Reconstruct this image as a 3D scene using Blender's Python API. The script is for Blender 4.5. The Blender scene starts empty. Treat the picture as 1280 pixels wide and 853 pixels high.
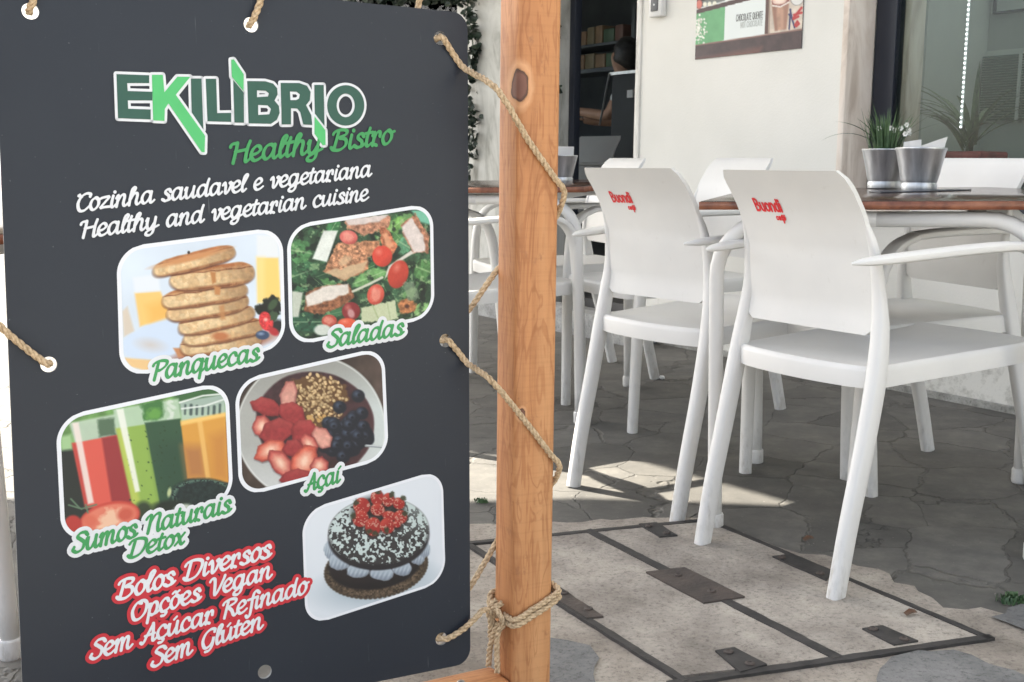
import bpy, bmesh, math, random
import numpy as np
from mathutils import Vector, Matrix
C = bpy.context.scene
COL = C.collection
R = math.radians
# ------------------------------------------------------------------ camera
cam_d = bpy.data.cameras.new('camera'); cam = bpy.data.objects.new('camera', cam_d); COL.objects.link(cam)
F_PX, PITCH, ROLL, EYE = 1447.85, .1472, .0108, .8801
cam_d.sensor_width = 36.0; cam_d.lens = F_PX / 1280 * 36; cam_d.clip_start = .05; cam_d.clip_end = 500
_fw = Vector((0, math.cos(PITCH), -math.sin(PITCH))); _dn = Vector((0, -math.sin(PITCH), -math.cos(PITCH)))
_rt = Vector((1, 0, 0)) * math.cos(ROLL) - _dn * math.sin(ROLL); _dn = _dn * math.cos(ROLL) + Vector((1, 0, 0)) * math.sin(ROLL)
M = Matrix((_rt, -_dn, -_fw)).transposed().to_4x4(); M.translation = (0, 0, EYE); cam.matrix_world = M
C.camera = cam
cam_d.dof.use_dof = True; cam_d.dof.focus_distance = 1.75; cam_d.dof.aperture_fstop = 22
# ------------------------------------------------------------------ light
SUN_EL = R(40.5); SUN_H = Vector((-.727, .687, 0)).normalized()
SUN = Vector((SUN_H.x * math.cos(SUN_EL), SUN_H.y * math.cos(SUN_EL), math.sin(SUN_EL)))
W = bpy.data.worlds.new('World'); C.world = W; W.use_nodes = True
nt = W.node_tree; bgn = nt.nodes['Background']; sky = nt.nodes.new('ShaderNodeTexSky'); sky.sky_type = 'NISHITA'
sky.sun_disc = False; sky.sun_elevation = SUN_EL; sky.sun_rotation = math.atan2(SUN_H.x, SUN_H.y) % (2 * math.pi)
sky.dust_density = 3.0; sky.air_density = 1.0
hs = nt.nodes.new('ShaderNodeHueSaturation'); hs.inputs['Saturation'].default_value = .38      # hazy, whitish sky
nt.links.new(sky.outputs[0], hs.inputs['Color']); nt.links.new(hs.outputs[0], bgn.inputs[0]); bgn.inputs[1].default_value = .105
sd = bpy.data.lights.new('sun', 'SUN'); sd.energy = 5.0; sd.angle = R(.5); sd.color = (1, .92, .79)
so = bpy.data.objects.new('sun', sd); COL.objects.link(so); so.rotation_euler = SUN.to_track_quat('Z', 'Y').to_euler(); so.location = (0, 0, 8)
vs = C.view_settings; vs.view_transform = 'Standard'; vs.look = 'None'; vs.gamma = 1; vs.use_curve_mapping = False
vs.exposure = 2.18
C.render.engine = 'CYCLES'; C.cycles.use_denoising = True; C.cycles.max_bounces = 10
# ------------------------------------------------------------------ frames
U = Vector((.83574, .54912, 0)); Wd = Vector((.54912, -.83574, 0)); SU = .0377; WY = -.98955
def gz(x, y): return SU * (U.x * x + U.y * y)
def uw(u, w, z=0): return U * u + Wd * w + Vector((0, 0, z))
GN = Vector((-SU * U.x, -SU * U.y, 1)).normalized()
# ------------------------------------------------------------------ helpers
def lin(c):
    return tuple(((v / 255) / 12.92 if v / 255 <= .04045 else ((v / 255 + .055) / 1.055) ** 2.4) for v in c)
def tag(o, label=None, cat=None, group=None, kind=None):
    if label: o['label'] = label
    if cat: o['category'] = cat
    if group: o['group'] = group
    if kind: o['kind'] = kind
    return o
def empty(name, loc=(0, 0, 0), label=None, cat=None, group=None):
    o = bpy.data.objects.new(name, None); COL.objects.link(o); o.location = loc; o.empty_display_size = .1
    return tag(o, label, cat, group)
def link_mesh(name, me, mat, parent=None):
    if mat: me.materials.append(mat)
    o = bpy.data.objects.new(name, me); COL.objects.link(o)
    if parent: o.parent = parent
    return o
def build(name, bm, mat, parent=None, smooth=35):
    if smooth:
        ang = R(smooth)
        for f in bm.faces: f.smooth = True
        for e in bm.edges:
            e.smooth = not (len(e.link_faces) == 2 and e.calc_face_angle(0) > ang)
    me = bpy.data.meshes.new(name); bm.to_mesh(me); bm.free()
    return link_mesh(name, me, mat, parent)
def NB(): return bmesh.new()
def add_box(bm, a, b, bevel=0.0, mat=None, seg=2):
    vs_ = [bm.verts.new((x, y, z)) for x in (a[0], b[0]) for y in (a[1], b[1]) for z in (a[2], b[2])]
    fs = [bm.faces.new([vs_[i] for i in q]) for q in ((0, 1, 3, 2), (4, 6, 7, 5), (0, 4, 5, 1), (2, 3, 7, 6), (0, 2, 6, 4), (1, 5, 7, 3))]
    if bevel:
        es = list({e for f in fs for e in f.edges})
        r = bmesh.ops.bevel(bm, geom=es, offset=bevel, segments=seg, profile=.5, affect='EDGES')
        vs_ = list({v for f in r['faces'] for v in f.verts} | {v for v in vs_ if v.is_valid})
        allv = set(vs_); st = list(allv)
        while st:
            v = st.pop()
            for e in v.link_edges:
                o = e.other_vert(v)
                if o not in allv: allv.add(o); st.append(o)
        vs_ = list(allv)
    if mat is not None:
        for v in vs_: v.co = mat @ v.co
    return vs_
def catmull(pts, n=8, closed=False):
    P = [Vector(p) for p in pts]; out = []; m = len(P)
    rng = range(m if closed else m - 1)
    for i in rng:
        p1, p2 = P[i], P[(i + 1) % m]
        p0 = P[i - 1] if (i > 0 or closed) else p1 * 2 - p2
        p3 = P[(i + 2) % m] if (i + 2 < m or closed) else p2 * 2 - p1
        for k in range(n):
            t = k / n
            out.append(.5 * ((2 * p1) + (p2 - p0) * t + (2 * p0 - 5 * p1 + 4 * p2 - p3) * t * t + (3 * p1 - p0 - 3 * p2 + p3) * t ** 3))
    if not closed: out.append(P[-1].copy())
    return out
def sweep(bm, path, rad, n=12, side=None, caps=True, sq=2.0):
    """tube along path; rad = r | (ra, rb) | list of (ra, rb); side = fixed reference for the ra axis; sq = superellipse exponent"""
    path = [Vector(p) for p in path]; m = len(path)
    if not isinstance(rad, list): rad = [rad] * m
    rad = [r if isinstance(r, tuple) else (r, r) for r in rad]
    rings = []; ref = None
    for i, p in enumerate(path):
        t = (path[min(i + 1, m - 1)] - path[max(i - 1, 0)]).normalized()
        if side is not None: a = Vector(side) - t * Vector(side).dot(t)
        else:
            if ref is None: ref = Vector((0, 0, 1)) if abs(t.z) < .9 else Vector((1, 0, 0))
            a = ref - t * ref.dot(t)
        a.normalize(); b = t.cross(a); ref = a
        ring = []
        for k in range(n):
            th = 2 * math.pi * k / n; c, s = math.cos(th), math.sin(th)
            if sq != 2: c = math.copysign(abs(c) ** (2 / sq), c); s = math.copysign(abs(s) ** (2 / sq), s)
            ring.append(bm.verts.new(p + a * (rad[i][0] * c) + b * (rad[i][1] * s)))
        rings.append(ring)
    for i in range(m - 1):
        for k in range(n):
            bm.faces.new((rings[i][k], rings[i][(k + 1) % n], rings[i + 1][(k + 1) % n], rings[i + 1][k]))
    if caps:
        bm.faces.new(rings[0][::-1]); bm.faces.new(rings[-1])
    return rings
def lathe(bm, prof, n=32, center=(0, 0, 0)):
    cx, cy, cz = center; rings = []
    for r, z in prof:
        rings.append([bm.verts.new((cx + r * math.cos(2 * math.pi * k / n), cy + r * math.sin(2 * math.pi * k / n), cz + z)) for k in range(n)])
    for i in range(len(prof) - 1):
        for k in range(n):
            bm.faces.new((rings[i][k], rings[i][(k + 1) % n], rings[i + 1][(k + 1) % n], rings[i + 1][k]))
    return rings
def prism(bm, pts, z0, z1, mat=None):
    lo = [bm.verts.new((p[0], p[1], z0)) for p in pts]; hi = [bm.verts.new((p[0], p[1], z1)) for p in pts]; n = len(pts)
    for i in range(n): bm.faces.new((lo[i], lo[(i + 1) % n], hi[(i + 1) % n], hi[i]))
    bm.faces.new(hi); bm.faces.new(lo[::-1])
    bmesh.ops.recalc_face_normals(bm, faces=bm.faces)
    if mat is not None:
        for v in lo + hi: v.co = mat @ v.co
def fixn(bm): bmesh.ops.recalc_face_normals(bm, faces=bm.faces)
def copy_tree(o, parent=None):
    c = o.copy(); COL.objects.link(c)
    if parent: c.parent = parent
    for ch in list(o.children): copy_tree(ch, c)
    return c
# ------------------------------------------------------------------ materials
def mat_new(name):
    m = bpy.data.materials.new(name); m.use_nodes = True; t = m.node_tree
    return m, t, t.nodes['Principled BSDF']
def N(t, kind, **kw):
    n = t.nodes.new(kind)
    for k, v in kw.items():
        if k in n.inputs.keys(): n.inputs[k].default_value = v
        else: setattr(n, k, v)
    return n
def ramp(t, stops):
    r = t.nodes.new('ShaderNodeValToRGB'); e = r.color_ramp.elements
    while len(e) < len(stops): e.new(.5)
    for k, (p, c) in enumerate(stops): e[k].position = p; e[k].color = (*c, 1) if len(c) == 3 else c
    return r
def noisy(name, c0, c1, scale=8, rough=.6, bump=.0, bscale=60, detail=5, spec=.5, metal=0, stops=(.35, .7), coords='Object', rough2=None, bdist=.002):
    m, t, b = mat_new(name); tc = N(t, 'ShaderNodeTexCoord'); no = N(t, 'ShaderNodeTexNoise', Scale=scale, Detail=detail)
    t.links.new(tc.outputs[coords], no.inputs['Vector']); rp = ramp(t, [(stops[0], c0), (stops[1], c1)])
    t.links.new(no.outputs[0], rp.inputs[0]); t.links.new(rp.outputs[0], b.inputs['Base Color'])
    b.inputs['Roughness'].default_value = rough; b.inputs['Metallic'].default_value = metal; b.inputs['Specular IOR Level'].default_value = spec
    if rough2 is not None:
        mr = N(t, 'ShaderNodeMapRange'); mr.inputs[3].default_value = rough; mr.inputs[4].default_value = rough2
        t.links.new(no.outputs[0], mr.inputs[0]); t.links.new(mr.outputs[0], b.inputs['Roughness'])
    if bump:
        n2 = N(t, 'ShaderNodeTexNoise', Scale=bscale, Detail=6); t.links.new(tc.outputs[coords], n2.inputs['Vector'])
        bp = N(t, 'ShaderNodeBump', Strength=bump, Distance=bdist); t.links.new(n2.outputs[0], bp.inputs['Height']); t.links.new(bp.outputs[0], b.inputs['Normal'])
    return m
def flat(name, c, rough=.5, spec=.4):
    return noisy(name, tuple(v * .94 for v in c), c, 30, rough, spec=spec)
m_plastic = noisy('white_resin', (.63, .63, .62), (.70, .695, .675), 5, .38, bump=.08, bscale=400, bdist=.001, rough2=.5)
t = m_plastic.node_tree; b = t.nodes['Principled BSDF']; src = b.inputs['Base Color'].links[0].from_socket; tc = N(t, 'ShaderNodeTexCoord')
n = N(t, 'ShaderNodeTexNoise', Scale=24, Detail=10, Roughness=.8); mp = N(t, 'ShaderNodeMapping'); mp.inputs['Scale'].default_value = (1, 1.6, .7); t.links.new(tc.outputs['Object'], mp.inputs[0]); t.links.new(mp.outputs[0], n.inputs['Vector']); rp = ramp(t, [(.60, (0, 0, 0)), (.80, (.55, .55, .55))]); t.links.new(n.outputs[0], rp.inputs[0])
mx = N(t, 'ShaderNodeMix', data_type='RGBA'); mx.inputs[7].default_value = (.46, .44, .40, 1); t.links.new(rp.outputs[0], mx.inputs[0]); t.links.new(src, mx.inputs[6]); t.links.new(mx.outputs[2], b.inputs['Base Color'])
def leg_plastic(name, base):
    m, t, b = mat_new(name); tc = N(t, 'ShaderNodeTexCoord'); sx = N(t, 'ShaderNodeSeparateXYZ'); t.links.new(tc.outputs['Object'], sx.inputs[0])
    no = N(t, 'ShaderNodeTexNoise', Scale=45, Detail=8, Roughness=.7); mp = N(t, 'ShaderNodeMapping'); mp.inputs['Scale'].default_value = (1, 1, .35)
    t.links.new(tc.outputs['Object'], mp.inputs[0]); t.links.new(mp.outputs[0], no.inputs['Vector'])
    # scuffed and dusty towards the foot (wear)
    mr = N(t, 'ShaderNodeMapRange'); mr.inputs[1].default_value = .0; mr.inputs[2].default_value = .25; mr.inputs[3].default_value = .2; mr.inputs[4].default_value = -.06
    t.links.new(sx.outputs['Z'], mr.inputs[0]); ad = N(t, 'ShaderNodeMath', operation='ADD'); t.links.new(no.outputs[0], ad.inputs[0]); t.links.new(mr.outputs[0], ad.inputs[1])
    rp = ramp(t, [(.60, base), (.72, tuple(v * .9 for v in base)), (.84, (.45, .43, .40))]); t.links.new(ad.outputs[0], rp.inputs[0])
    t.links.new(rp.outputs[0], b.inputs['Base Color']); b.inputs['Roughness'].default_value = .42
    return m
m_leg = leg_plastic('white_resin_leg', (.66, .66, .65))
m_tube = leg_plastic('white_painted_tube', (.64, .635, .62))
m_red_print = flat('red_print', lin((214, 40, 48)), .4)
m_galv, t, b = mat_new('galvanised_zinc'); tc = N(t, 'ShaderNodeTexCoord'); mp = N(t, 'ShaderNodeMapping'); mp.inputs['Scale'].default_value = (42, 42, 2.5); t.links.new(tc.outputs['Object'], mp.inputs[0])
n1 = N(t, 'ShaderNodeTexNoise', Scale=1.0, Detail=4); t.links.new(mp.outputs[0], n1.inputs['Vector']); rp = ramp(t, [(.3, (.36, .38, .40)), (.5, (.56, .58, .60)), (.7, (.80, .82, .84))]); t.links.new(n1.outputs[0], rp.inputs[0]); t.links.new(rp.outputs[0], b.inputs['Base Color'])  # vertical streaks in the zinc colour paint in highlights
b.inputs['Metallic'].default_value = .85; b.inputs['Roughness'].default_value = .42; n2 = N(t, 'ShaderNodeTexVoronoi', Scale=160); t.links.new(tc.outputs['Object'], n2.inputs['Vector']); bp = N(t, 'ShaderNodeBump', Strength=.08, Distance=.001); t.links.new(n2.outputs[0], bp.inputs['Height']); t.links.new(bp.outputs[0], b.inputs['Normal'])
m_paper = noisy('white_paper', (.78, .79, .8), (.84, .84, .84), 20, .8)
m_leaf = noisy('leaf_green', (.035, .075, .035), (.10, .17, .075), 40, .45, spec=.4)
m_leafd = noisy('ivy_green', (.012, .022, .016), (.035, .055, .035), 30, .4, spec=.5)
m_stem = noisy('stem_green', (.03, .06, .03), (.07, .11, .06), 30, .6)
m_petal = flat('white_petal', (.8, .8, .76), .6)
m_metal = noisy('zinc_bolt', (.45, .46, .46), (.6, .6, .6), 40, .35, metal=1)
# ------------------------------------------------------------------ THE GROUND (structure)
def ground_pt(x, y, dz=0): return Vector((x, y, gz(x, y) + dz))
def paving_mat():
    m, t, b = mat_new('basalt_paving'); tc = N(t, 'ShaderNodeTexCoord')
    mp = N(t, 'ShaderNodeMapping'); mp.inputs['Scale'].default_value = (1, 1, 0); mp.inputs['Rotation'].default_value = (0, 0, .35)
    t.links.new(tc.outputs['Object'], mp.inputs[0])
    wn = N(t, 'ShaderNodeTexNoise', Scale=3.2, Detail=5, Roughness=.6); t.links.new(mp.outputs[0], wn.inputs['Vector'])
    mx = N(t, 'ShaderNodeMix', data_type='RGBA', blend_type='LINEAR_LIGHT'); mx.inputs[0].default_value = .07
    t.links.new(mp.outputs[0], mx.inputs[6]); t.links.new(wn.outputs['Color'], mx.inputs[7])
    vo = N(t, 'ShaderNodeTexVoronoi', feature='DISTANCE_TO_EDGE', Scale=4.3, Randomness=.62); vc = N(t, 'ShaderNodeTexVoronoi', feature='F1', Scale=4.3, Randomness=.62)
    t.links.new(mx.outputs[2], vo.inputs['Vector']); t.links.new(mx.outputs[2], vc.inputs['Vector'])
    # joint width varies: mostly a thin dark crack, sandy in places
    jn = N(t, 'ShaderNodeTexNoise', Scale=2.0, Detail=3); t.links.new(mp.outputs[0], jn.inputs['Vector'])
    jr = N(t, 'ShaderNodeMapRange'); jr.inputs[1].default_value = .4; jr.inputs[2].default_value = .75; jr.inputs[3].default_value = .007; jr.inputs[4].default_value = .04
    t.links.new(jn.outputs[0], jr.inputs[0]); dv = N(t, 'ShaderNodeMath', operation='DIVIDE'); t.links.new(vo.outputs['Distance'], dv.inputs[0]); t.links.new(jr.outputs[0], dv.inputs[1])
    jm = ramp(t, [(.35, (0, 0, 0)), (1, (1, 1, 1))]); t.links.new(dv.outputs[0], jm.inputs[0])
    no = N(t, 'ShaderNodeTexNoise', Scale=9, Detail=10, Roughness=.72); t.links.new(mp.outputs[0], no.inputs['Vector'])
    stone = ramp(t, [(.3, (.072, .070, .065)), (.52, (.105, .101, .092)), (.75, (.16, .152, .134))]); t.links.new(no.outputs[0], stone.inputs[0])
    sep = N(t, 'ShaderNodeSeparateColor'); t.links.new(vc.outputs['Color'], sep.inputs[0])
    cr = N(t, 'ShaderNodeMapRange'); cr.inputs[3].default_value = .80; cr.inputs[4].default_value = 1.22; t.links.new(sep.outputs[0], cr.inputs[0])
    mu = N(t, 'ShaderNodeMix', data_type='RGBA', blend_type='MULTIPLY'); mu.inputs[0].default_value = 1
    cc = N(t, 'ShaderNodeCombineColor'); [t.links.new(cr.outputs[0], cc.inputs[i]) for i in range(3)]
    t.links.new(stone.outputs[0], mu.inputs[6]); t.links.new(cc.outputs[0], mu.inputs[7])
    jc = ramp(t, [(.42, (.036, .035, .032)), (.72, (.13, .12, .10))]); t.links.new(jn.outputs[0], jc.inputs[0])
    fi = N(t, 'ShaderNodeMix', data_type='RGBA'); jb = N(t, 'ShaderNodeTexNoise', Scale=5.5, Detail=6, Roughness=.7); t.links.new(mp.outputs[0], jb.inputs['Vector']); jbr = ramp(t, [(.34, (.12, .12, .12)), (.56, (.92, .92, .92))]); t.links.new(jb.outputs[0], jbr.inputs[0])
    jx = N(t, 'ShaderNodeMix', data_type='RGBA', blend_type='LIGHTEN'); jx.inputs[0].default_value = 1; t.links.new(jm.outputs[0], jx.inputs[6]); t.links.new(jbr.outputs[0], jx.inputs[7])
    t.links.new(jx.outputs[2], fi.inputs[0]); t.links.new(jc.outputs[0], fi.inputs[6]); t.links.new(mu.outputs[2], fi.inputs[7])
    # dust and small light flecks
    fk = N(t, 'ShaderNodeTexNoise', Scale=90, Detail=3); t.links.new(mp.outputs[0], fk.inputs['Vector']); fr = ramp(t, [(.68, (0, 0, 0)), (.76, (1, 1, 1))]); t.links.new(fk.outputs[0], fr.inputs[0])
    f2 = N(t, 'ShaderNodeMix', data_type='RGBA'); f2.inputs[7].default_value = (.2, .19, .17, 1); t.links.new(fr.outputs[0], f2.inputs[0]); t.links.new(fi.outputs[2], f2.inputs[6])
    t.links.new(f2.outputs[2], b.inputs['Base Color']); b.inputs['Roughness'].default_value = .8
    hm = N(t, 'ShaderNodeMath', operation='MULTIPLY_ADD'); hm.inputs[1].default_value = .25; t.links.new(no.outputs[0], hm.inputs[0]); sj = N(t, 'ShaderNodeSeparateColor'); t.links.new(jm.outputs[0], sj.inputs[0]); t.links.new(sj.outputs[0], hm.inputs[2])
    bp = N(t, 'ShaderNodeBump', Strength=.7, Distance=.012); t.links.new(hm.outputs[0], bp.inputs['Height']); t.links.new(bp.outputs[0], b.inputs['Normal'])
    return m
m_pave = paving_mat()
bm = NB(); S_ = 120
quad = [(-S_, -S_), (S_, -S_), (S_, S_), (-S_, S_)]
bm.faces.new([bm.verts.new(ground_pt(*p)) for p in quad])
tag(build('pavement', bm, m_pave, smooth=0), kind='structure')
def concrete_mat(name, lo, mid, hi, sc=9):
    m, t, b = mat_new(name); tc = N(t, 'ShaderNodeTexCoord')
    n1 = N(t, 'ShaderNodeTexNoise', Scale=sc, Detail=8, Roughness=.65); n2 = N(t, 'ShaderNodeTexNoise', Scale=110, Detail=4, Roughness=.8); n3 = N(t, 'ShaderNodeTexVoronoi', Scale=140)
    for n in (n1, n2, n3): t.links.new(tc.outputs['Object'], n.inputs['Vector'])
    rp = ramp(t, [(.36, lo), (.5, mid), (.64, hi)]); t.links.new(n1.outputs[0], rp.inputs[0])
    r2 = ramp(t, [(.36, (.52, .51, .50)), (.46, (.96, .96, .96)), (.68, (1.15, 1.14, 1.12))]); t.links.new(n2.outputs[0], r2.inputs[0])
    mu = N(t, 'ShaderNodeMix', data_type='RGBA', blend_type='MULTIPLY'); mu.inputs[0].default_value = .85; t.links.new(rp.outputs[0], mu.inputs[6]); t.links.new(r2.outputs[0], mu.inputs[7])
    t.links.new(mu.outputs[2], b.inputs['Base Color']); b.inputs['Roughness'].default_value = .9
    n4 = N(t, 'ShaderNodeTexNoise', Scale=26, Detail=8, Roughness=.75); t.links.new(tc.outputs['Object'], n4.inputs['Vector'])
    bp = N(t, 'ShaderNodeBump', Strength=.8, Distance=.006); t.links.new(n4.outputs[0], bp.inputs['Height']); t.links.new(bp.outputs[0], b.inputs['Normal'])
    return m
m_conc = concrete_mat('sandy_concrete', (.18, .158, .135), (.30, .268, .232), (.41, .375, .325), 4.5)
m_conc2 = concrete_mat('cover_concrete', (.18, .160, .140), (.285, .258, .228), (.395, .362, .318), 4)
def rough_edge(pts, amp, rnd, step=.03, closed=True):
    out = []; n = len(pts)
    for i in range(n if closed else n - 1):
        a, b = Vector(pts[i]), Vector(pts[(i + 1) % n]); k = max(1, int((b - a).length / step))
        for j in range(k):
            p = a.lerp(b, j / k); out.append((p.x + rnd.uniform(-amp, amp), p.y + rnd.uniform(-amp, amp)))
    return out
rnd = random.Random(4)
def sheet(name, pts, dz, mat):
    bm = NB(); f = bm.faces.new([bm.verts.new(ground_pt(p[0], p[1], dz)) for p in pts])
    if f.normal.z < 0: bmesh.ops.reverse_faces(bm, faces=[f])
    f.normal_update()
    if f.normal.z < 0: f.normal_flip()
    bmesh.ops.triangulate(bm, faces=bm.faces)
    return build(name, bm, mat, smooth=0)
far = rough_edge([(-.30, 2.57), (-.145, 2.614), (.099, 2.628), (.307, 2.645), (.44, 2.65), (.50, 2.56), (.601, 2.41), (.698, 2.356), (.767, 2.251), (.822, 2.092), (.957, 2.05), (1.2, 2.0)], .012, rnd, closed=False)
tag(sheet('concrete_pavement', far + [(1.3, 1.75), (1.3, 1.35), (.6, 1.2), (-.1, 1.3), (-.35, 1.9)], .004, m_conc), kind='structure')
m_slab = concrete_mat('grey_stone', (.10, .102, .104), (.15, .152, .153), (.20, .20, .2), 6)
sl = [[(.06, 1.975), (.11, 1.962), (.14, 1.94), (.15, 1.888), (.141, 1.70), (.0, 1.66), (.0, 1.95)], [(.595, 1.795), (.647, 1.876), (.70, 1.893), (.763, 1.893), (.829, 1.817), (.88, 1.72), (.7, 1.6), (.58, 1.68)], [(.888, 2.03), (.96, 2.085), (1.06, 2.04), (1.03, 1.93), (.95, 1.92)]]
for k, p in enumerate(sl):
    tag(sheet('paving_stone', rough_edge(p, .006, rnd), .008, m_slab), ('grey paving stone at the foot of the timber post', 'grey paving stone beside the near corner of the concrete cover', 'grey paving stone beside the small green tuft')[k], 'paving stone', 'grey paving stones set in the concrete')
m_bounce = concrete_mat('pale_bounce_paving', (.27, .258, .235), (.36, .345, .315), (.43, .415, .38), 5)  # pale ground added out of view to bounce sunlight onto the board
tag(sheet('bounce_ground', [(-14, -14), (14, -14), (14, .2), (1.5, .8), (-.6, 1.0), (-14, 2.2)], .006, m_bounce), kind='structure')
# ------------------------------------------------------------------ inspection cover in the pavement
cov = empty('inspection_cover', ground_pt(.4, 2.2), 'concrete-filled inspection cover with dark steel frame bars in pavement', 'manhole cover')
m_bar = noisy('dark_steel', (.022, .021, .021), (.045, .042, .041), 25, .6, bump=.4, bscale=120)
m_plate = noisy('rusty_steel', (.040, .033, .030), (.080, .062, .053), 18, .65, bump=.6, bscale=90, bdist=.004)
cinv = cov.matrix_world.inverted()
def local_pts(pts, dz): return [ground_pt(x, y, dz) - Vector(cov.location) for x, y in pts]
def cov_poly(name, pts, d0, d1, mat):
    bm = NB(); lo = [bm.verts.new(p) for p in local_pts(pts, d0)]; hi = [bm.verts.new(p) for p in local_pts(pts, d1)]; n = len(pts)
    for i in range(n): bm.faces.new((lo[i], lo[(i + 1) % n], hi[(i + 1) % n], hi[i]))
    bm.faces.new(hi); bmesh.ops.recalc_face_normals(bm, faces=bm.faces)
    if bm.faces[-1].normal.z < 0: pass
    bmesh.ops.triangulate(bm, faces=[f for f in bm.faces if len(f.verts) > 4])
    return build(name, bm, mat, cov, 0)
def bar(a, b, w, nm='frame_bar', top=.0098):
    a, b = Vector(a), Vector(b); d = (b - a).normalized(); s = Vector((-d.y, d.x)) * w * .41
    p = [a - s, b - s, b + s, a + s]
    pts = rough_edge([tuple(v) for v in p], .0011, rnd, .02); cov_poly(nm, pts, -.004, top, m_bar)
cov_poly('concrete_panel', [(-.085, 2.455), (.176, 2.543), (.557, 1.872), (.275, 1.812)], .0, .0085, m_conc2)
cov_poly('concrete_panel', [(.185, 2.545), (.465, 2.598), (.83, 1.94), (.567, 1.878)], .0, .0085, m_conc2)
bar((-.20, 2.457), (.476, 2.613), .02); bar((.465, 2.60), (.845, 1.932), .017); bar((.85, 1.942), (.26, 1.786), .021)
bar((.176, 2.553), (.560, 1.868), .026, top=.0105); bar((-.090, 2.470), (.290, 1.792), .018, top=.0105)
cov_poly('hinge_plate', rough_edge([(.279, 2.277), (.361, 2.300), (.455, 2.138), (.372, 2.112)], .0012, rnd), .0, .0122, m_plate)
cov_poly('hinge_plate', rough_edge([(.083, 2.200), (.100, 2.205), (.176, 2.056), (.144, 2.050), (.083, 2.155)], .0012, rnd), .0, .0122, m_plate)
for p in ([(.298, 2.582), (.34, 2.591), (.374, 2.5), (.333, 2.492)], [(.555, 2.354), (.591, 2.367), (.655, 2.257), (.631, 2.215)], [(.635, 1.981), (.674, 1.993), (.716, 1.924), (.669, 1.91)], [(.356, 1.901), (.392, 1.912), (.434, 1.845), (.384, 1.818)]):
    cov_poly('hinge_plate', rough_edge(p, .0013, rnd), .0, .0118, m_bar)
for x, y in ((.342, 2.255), (.395, 2.165), (.318, 2.562), (.352, 2.512), (.572, 2.343), (.628, 2.248), (.652, 1.975), (.692, 1.93), (.378, 1.892), (.405, 1.845), (.108, 2.17), (.15, 2.09)):
    bm = NB(); lathe(bm, [(.0085, 0), (.0085, .0022), (.0065, .0036), (.004, .0036), (.003, .0022), (0, .0022)], 16); fixn(bm); o = build('bolt', bm, m_plate, cov, 40); o.location = ground_pt(x, y, .0119) - Vector(cov.location)
# small weeds and litter
def tuft(x, y, n, hgt, rad, label, mat):
    bm = NB(); rr = random.Random(int(x * 1000))
    for k in range(n):
        a = rr.uniform(0, 6.28); r = rad * math.sqrt(rr.random()); h = hgt * rr.uniform(.4, 1); p = Vector((r * math.cos(a), r * math.sin(a) * .6, 0))
        q = p + Vector((rr.uniform(-.5, .5) * h, rr.uniform(-.5, .5) * h, h)); s = Vector((math.cos(a + 1.5), math.sin(a + 1.5), 0)) * .0025
        bm.faces.new([bm.verts.new(v) for v in (p - s, p + s, q + s * .6, q - s * .6)])
    o = build('weed', bm, mat, None, 0); o.location = ground_pt(x, y, .002); tag(o, label, 'weed')
tuft(.965, 2.11, 140, .014, .04, 'small green weed tuft beside the sandy concrete at right', m_leaf)
tuft(-.075, 2.80, 40, .012, .022, 'tiny green weed in the sunlit paving joint left of the post', m_leaf)
bm = NB(); rr = random.Random(2)
bmesh.ops.create_icosphere(bm, subdivisions=2, radius=.011)
for v in bm.verts: v.co *= rr.uniform(.7, 1.2); v.co.z *= .7
o = build('paper_scrap', bm, m_paper, None, 0); o.location = ground_pt(.564, 4.28, .007); tag(o, 'crumpled white paper scrap on the dark paving by a chair foot', 'litter')
for k, (x, y) in enumerate([(.70, 2.03), (.62, 2.46)]):
    bm = NB(); pts = [(0, 0, 0), (.012, .004, .004), (.024, .012, .002), (.02, .018, .006), (.008, .014, .009), (-.004, .008, .003)]
    bm.faces.new([bm.verts.new(p) for p in pts]); o = build('fallen_leaf', bm, noisy('dry_leaf_%d' % k, (.07, .045, .03), (.14, .07, .04), 60, .7), None, 0)
    o.location = ground_pt(x + .03, y, .012 if k == 0 else .006); tag(o, ('dry curled brown leaf on the concrete near the cover corner', 'reddish dry leaf beside the long frame bar')[k], 'leaf')
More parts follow.
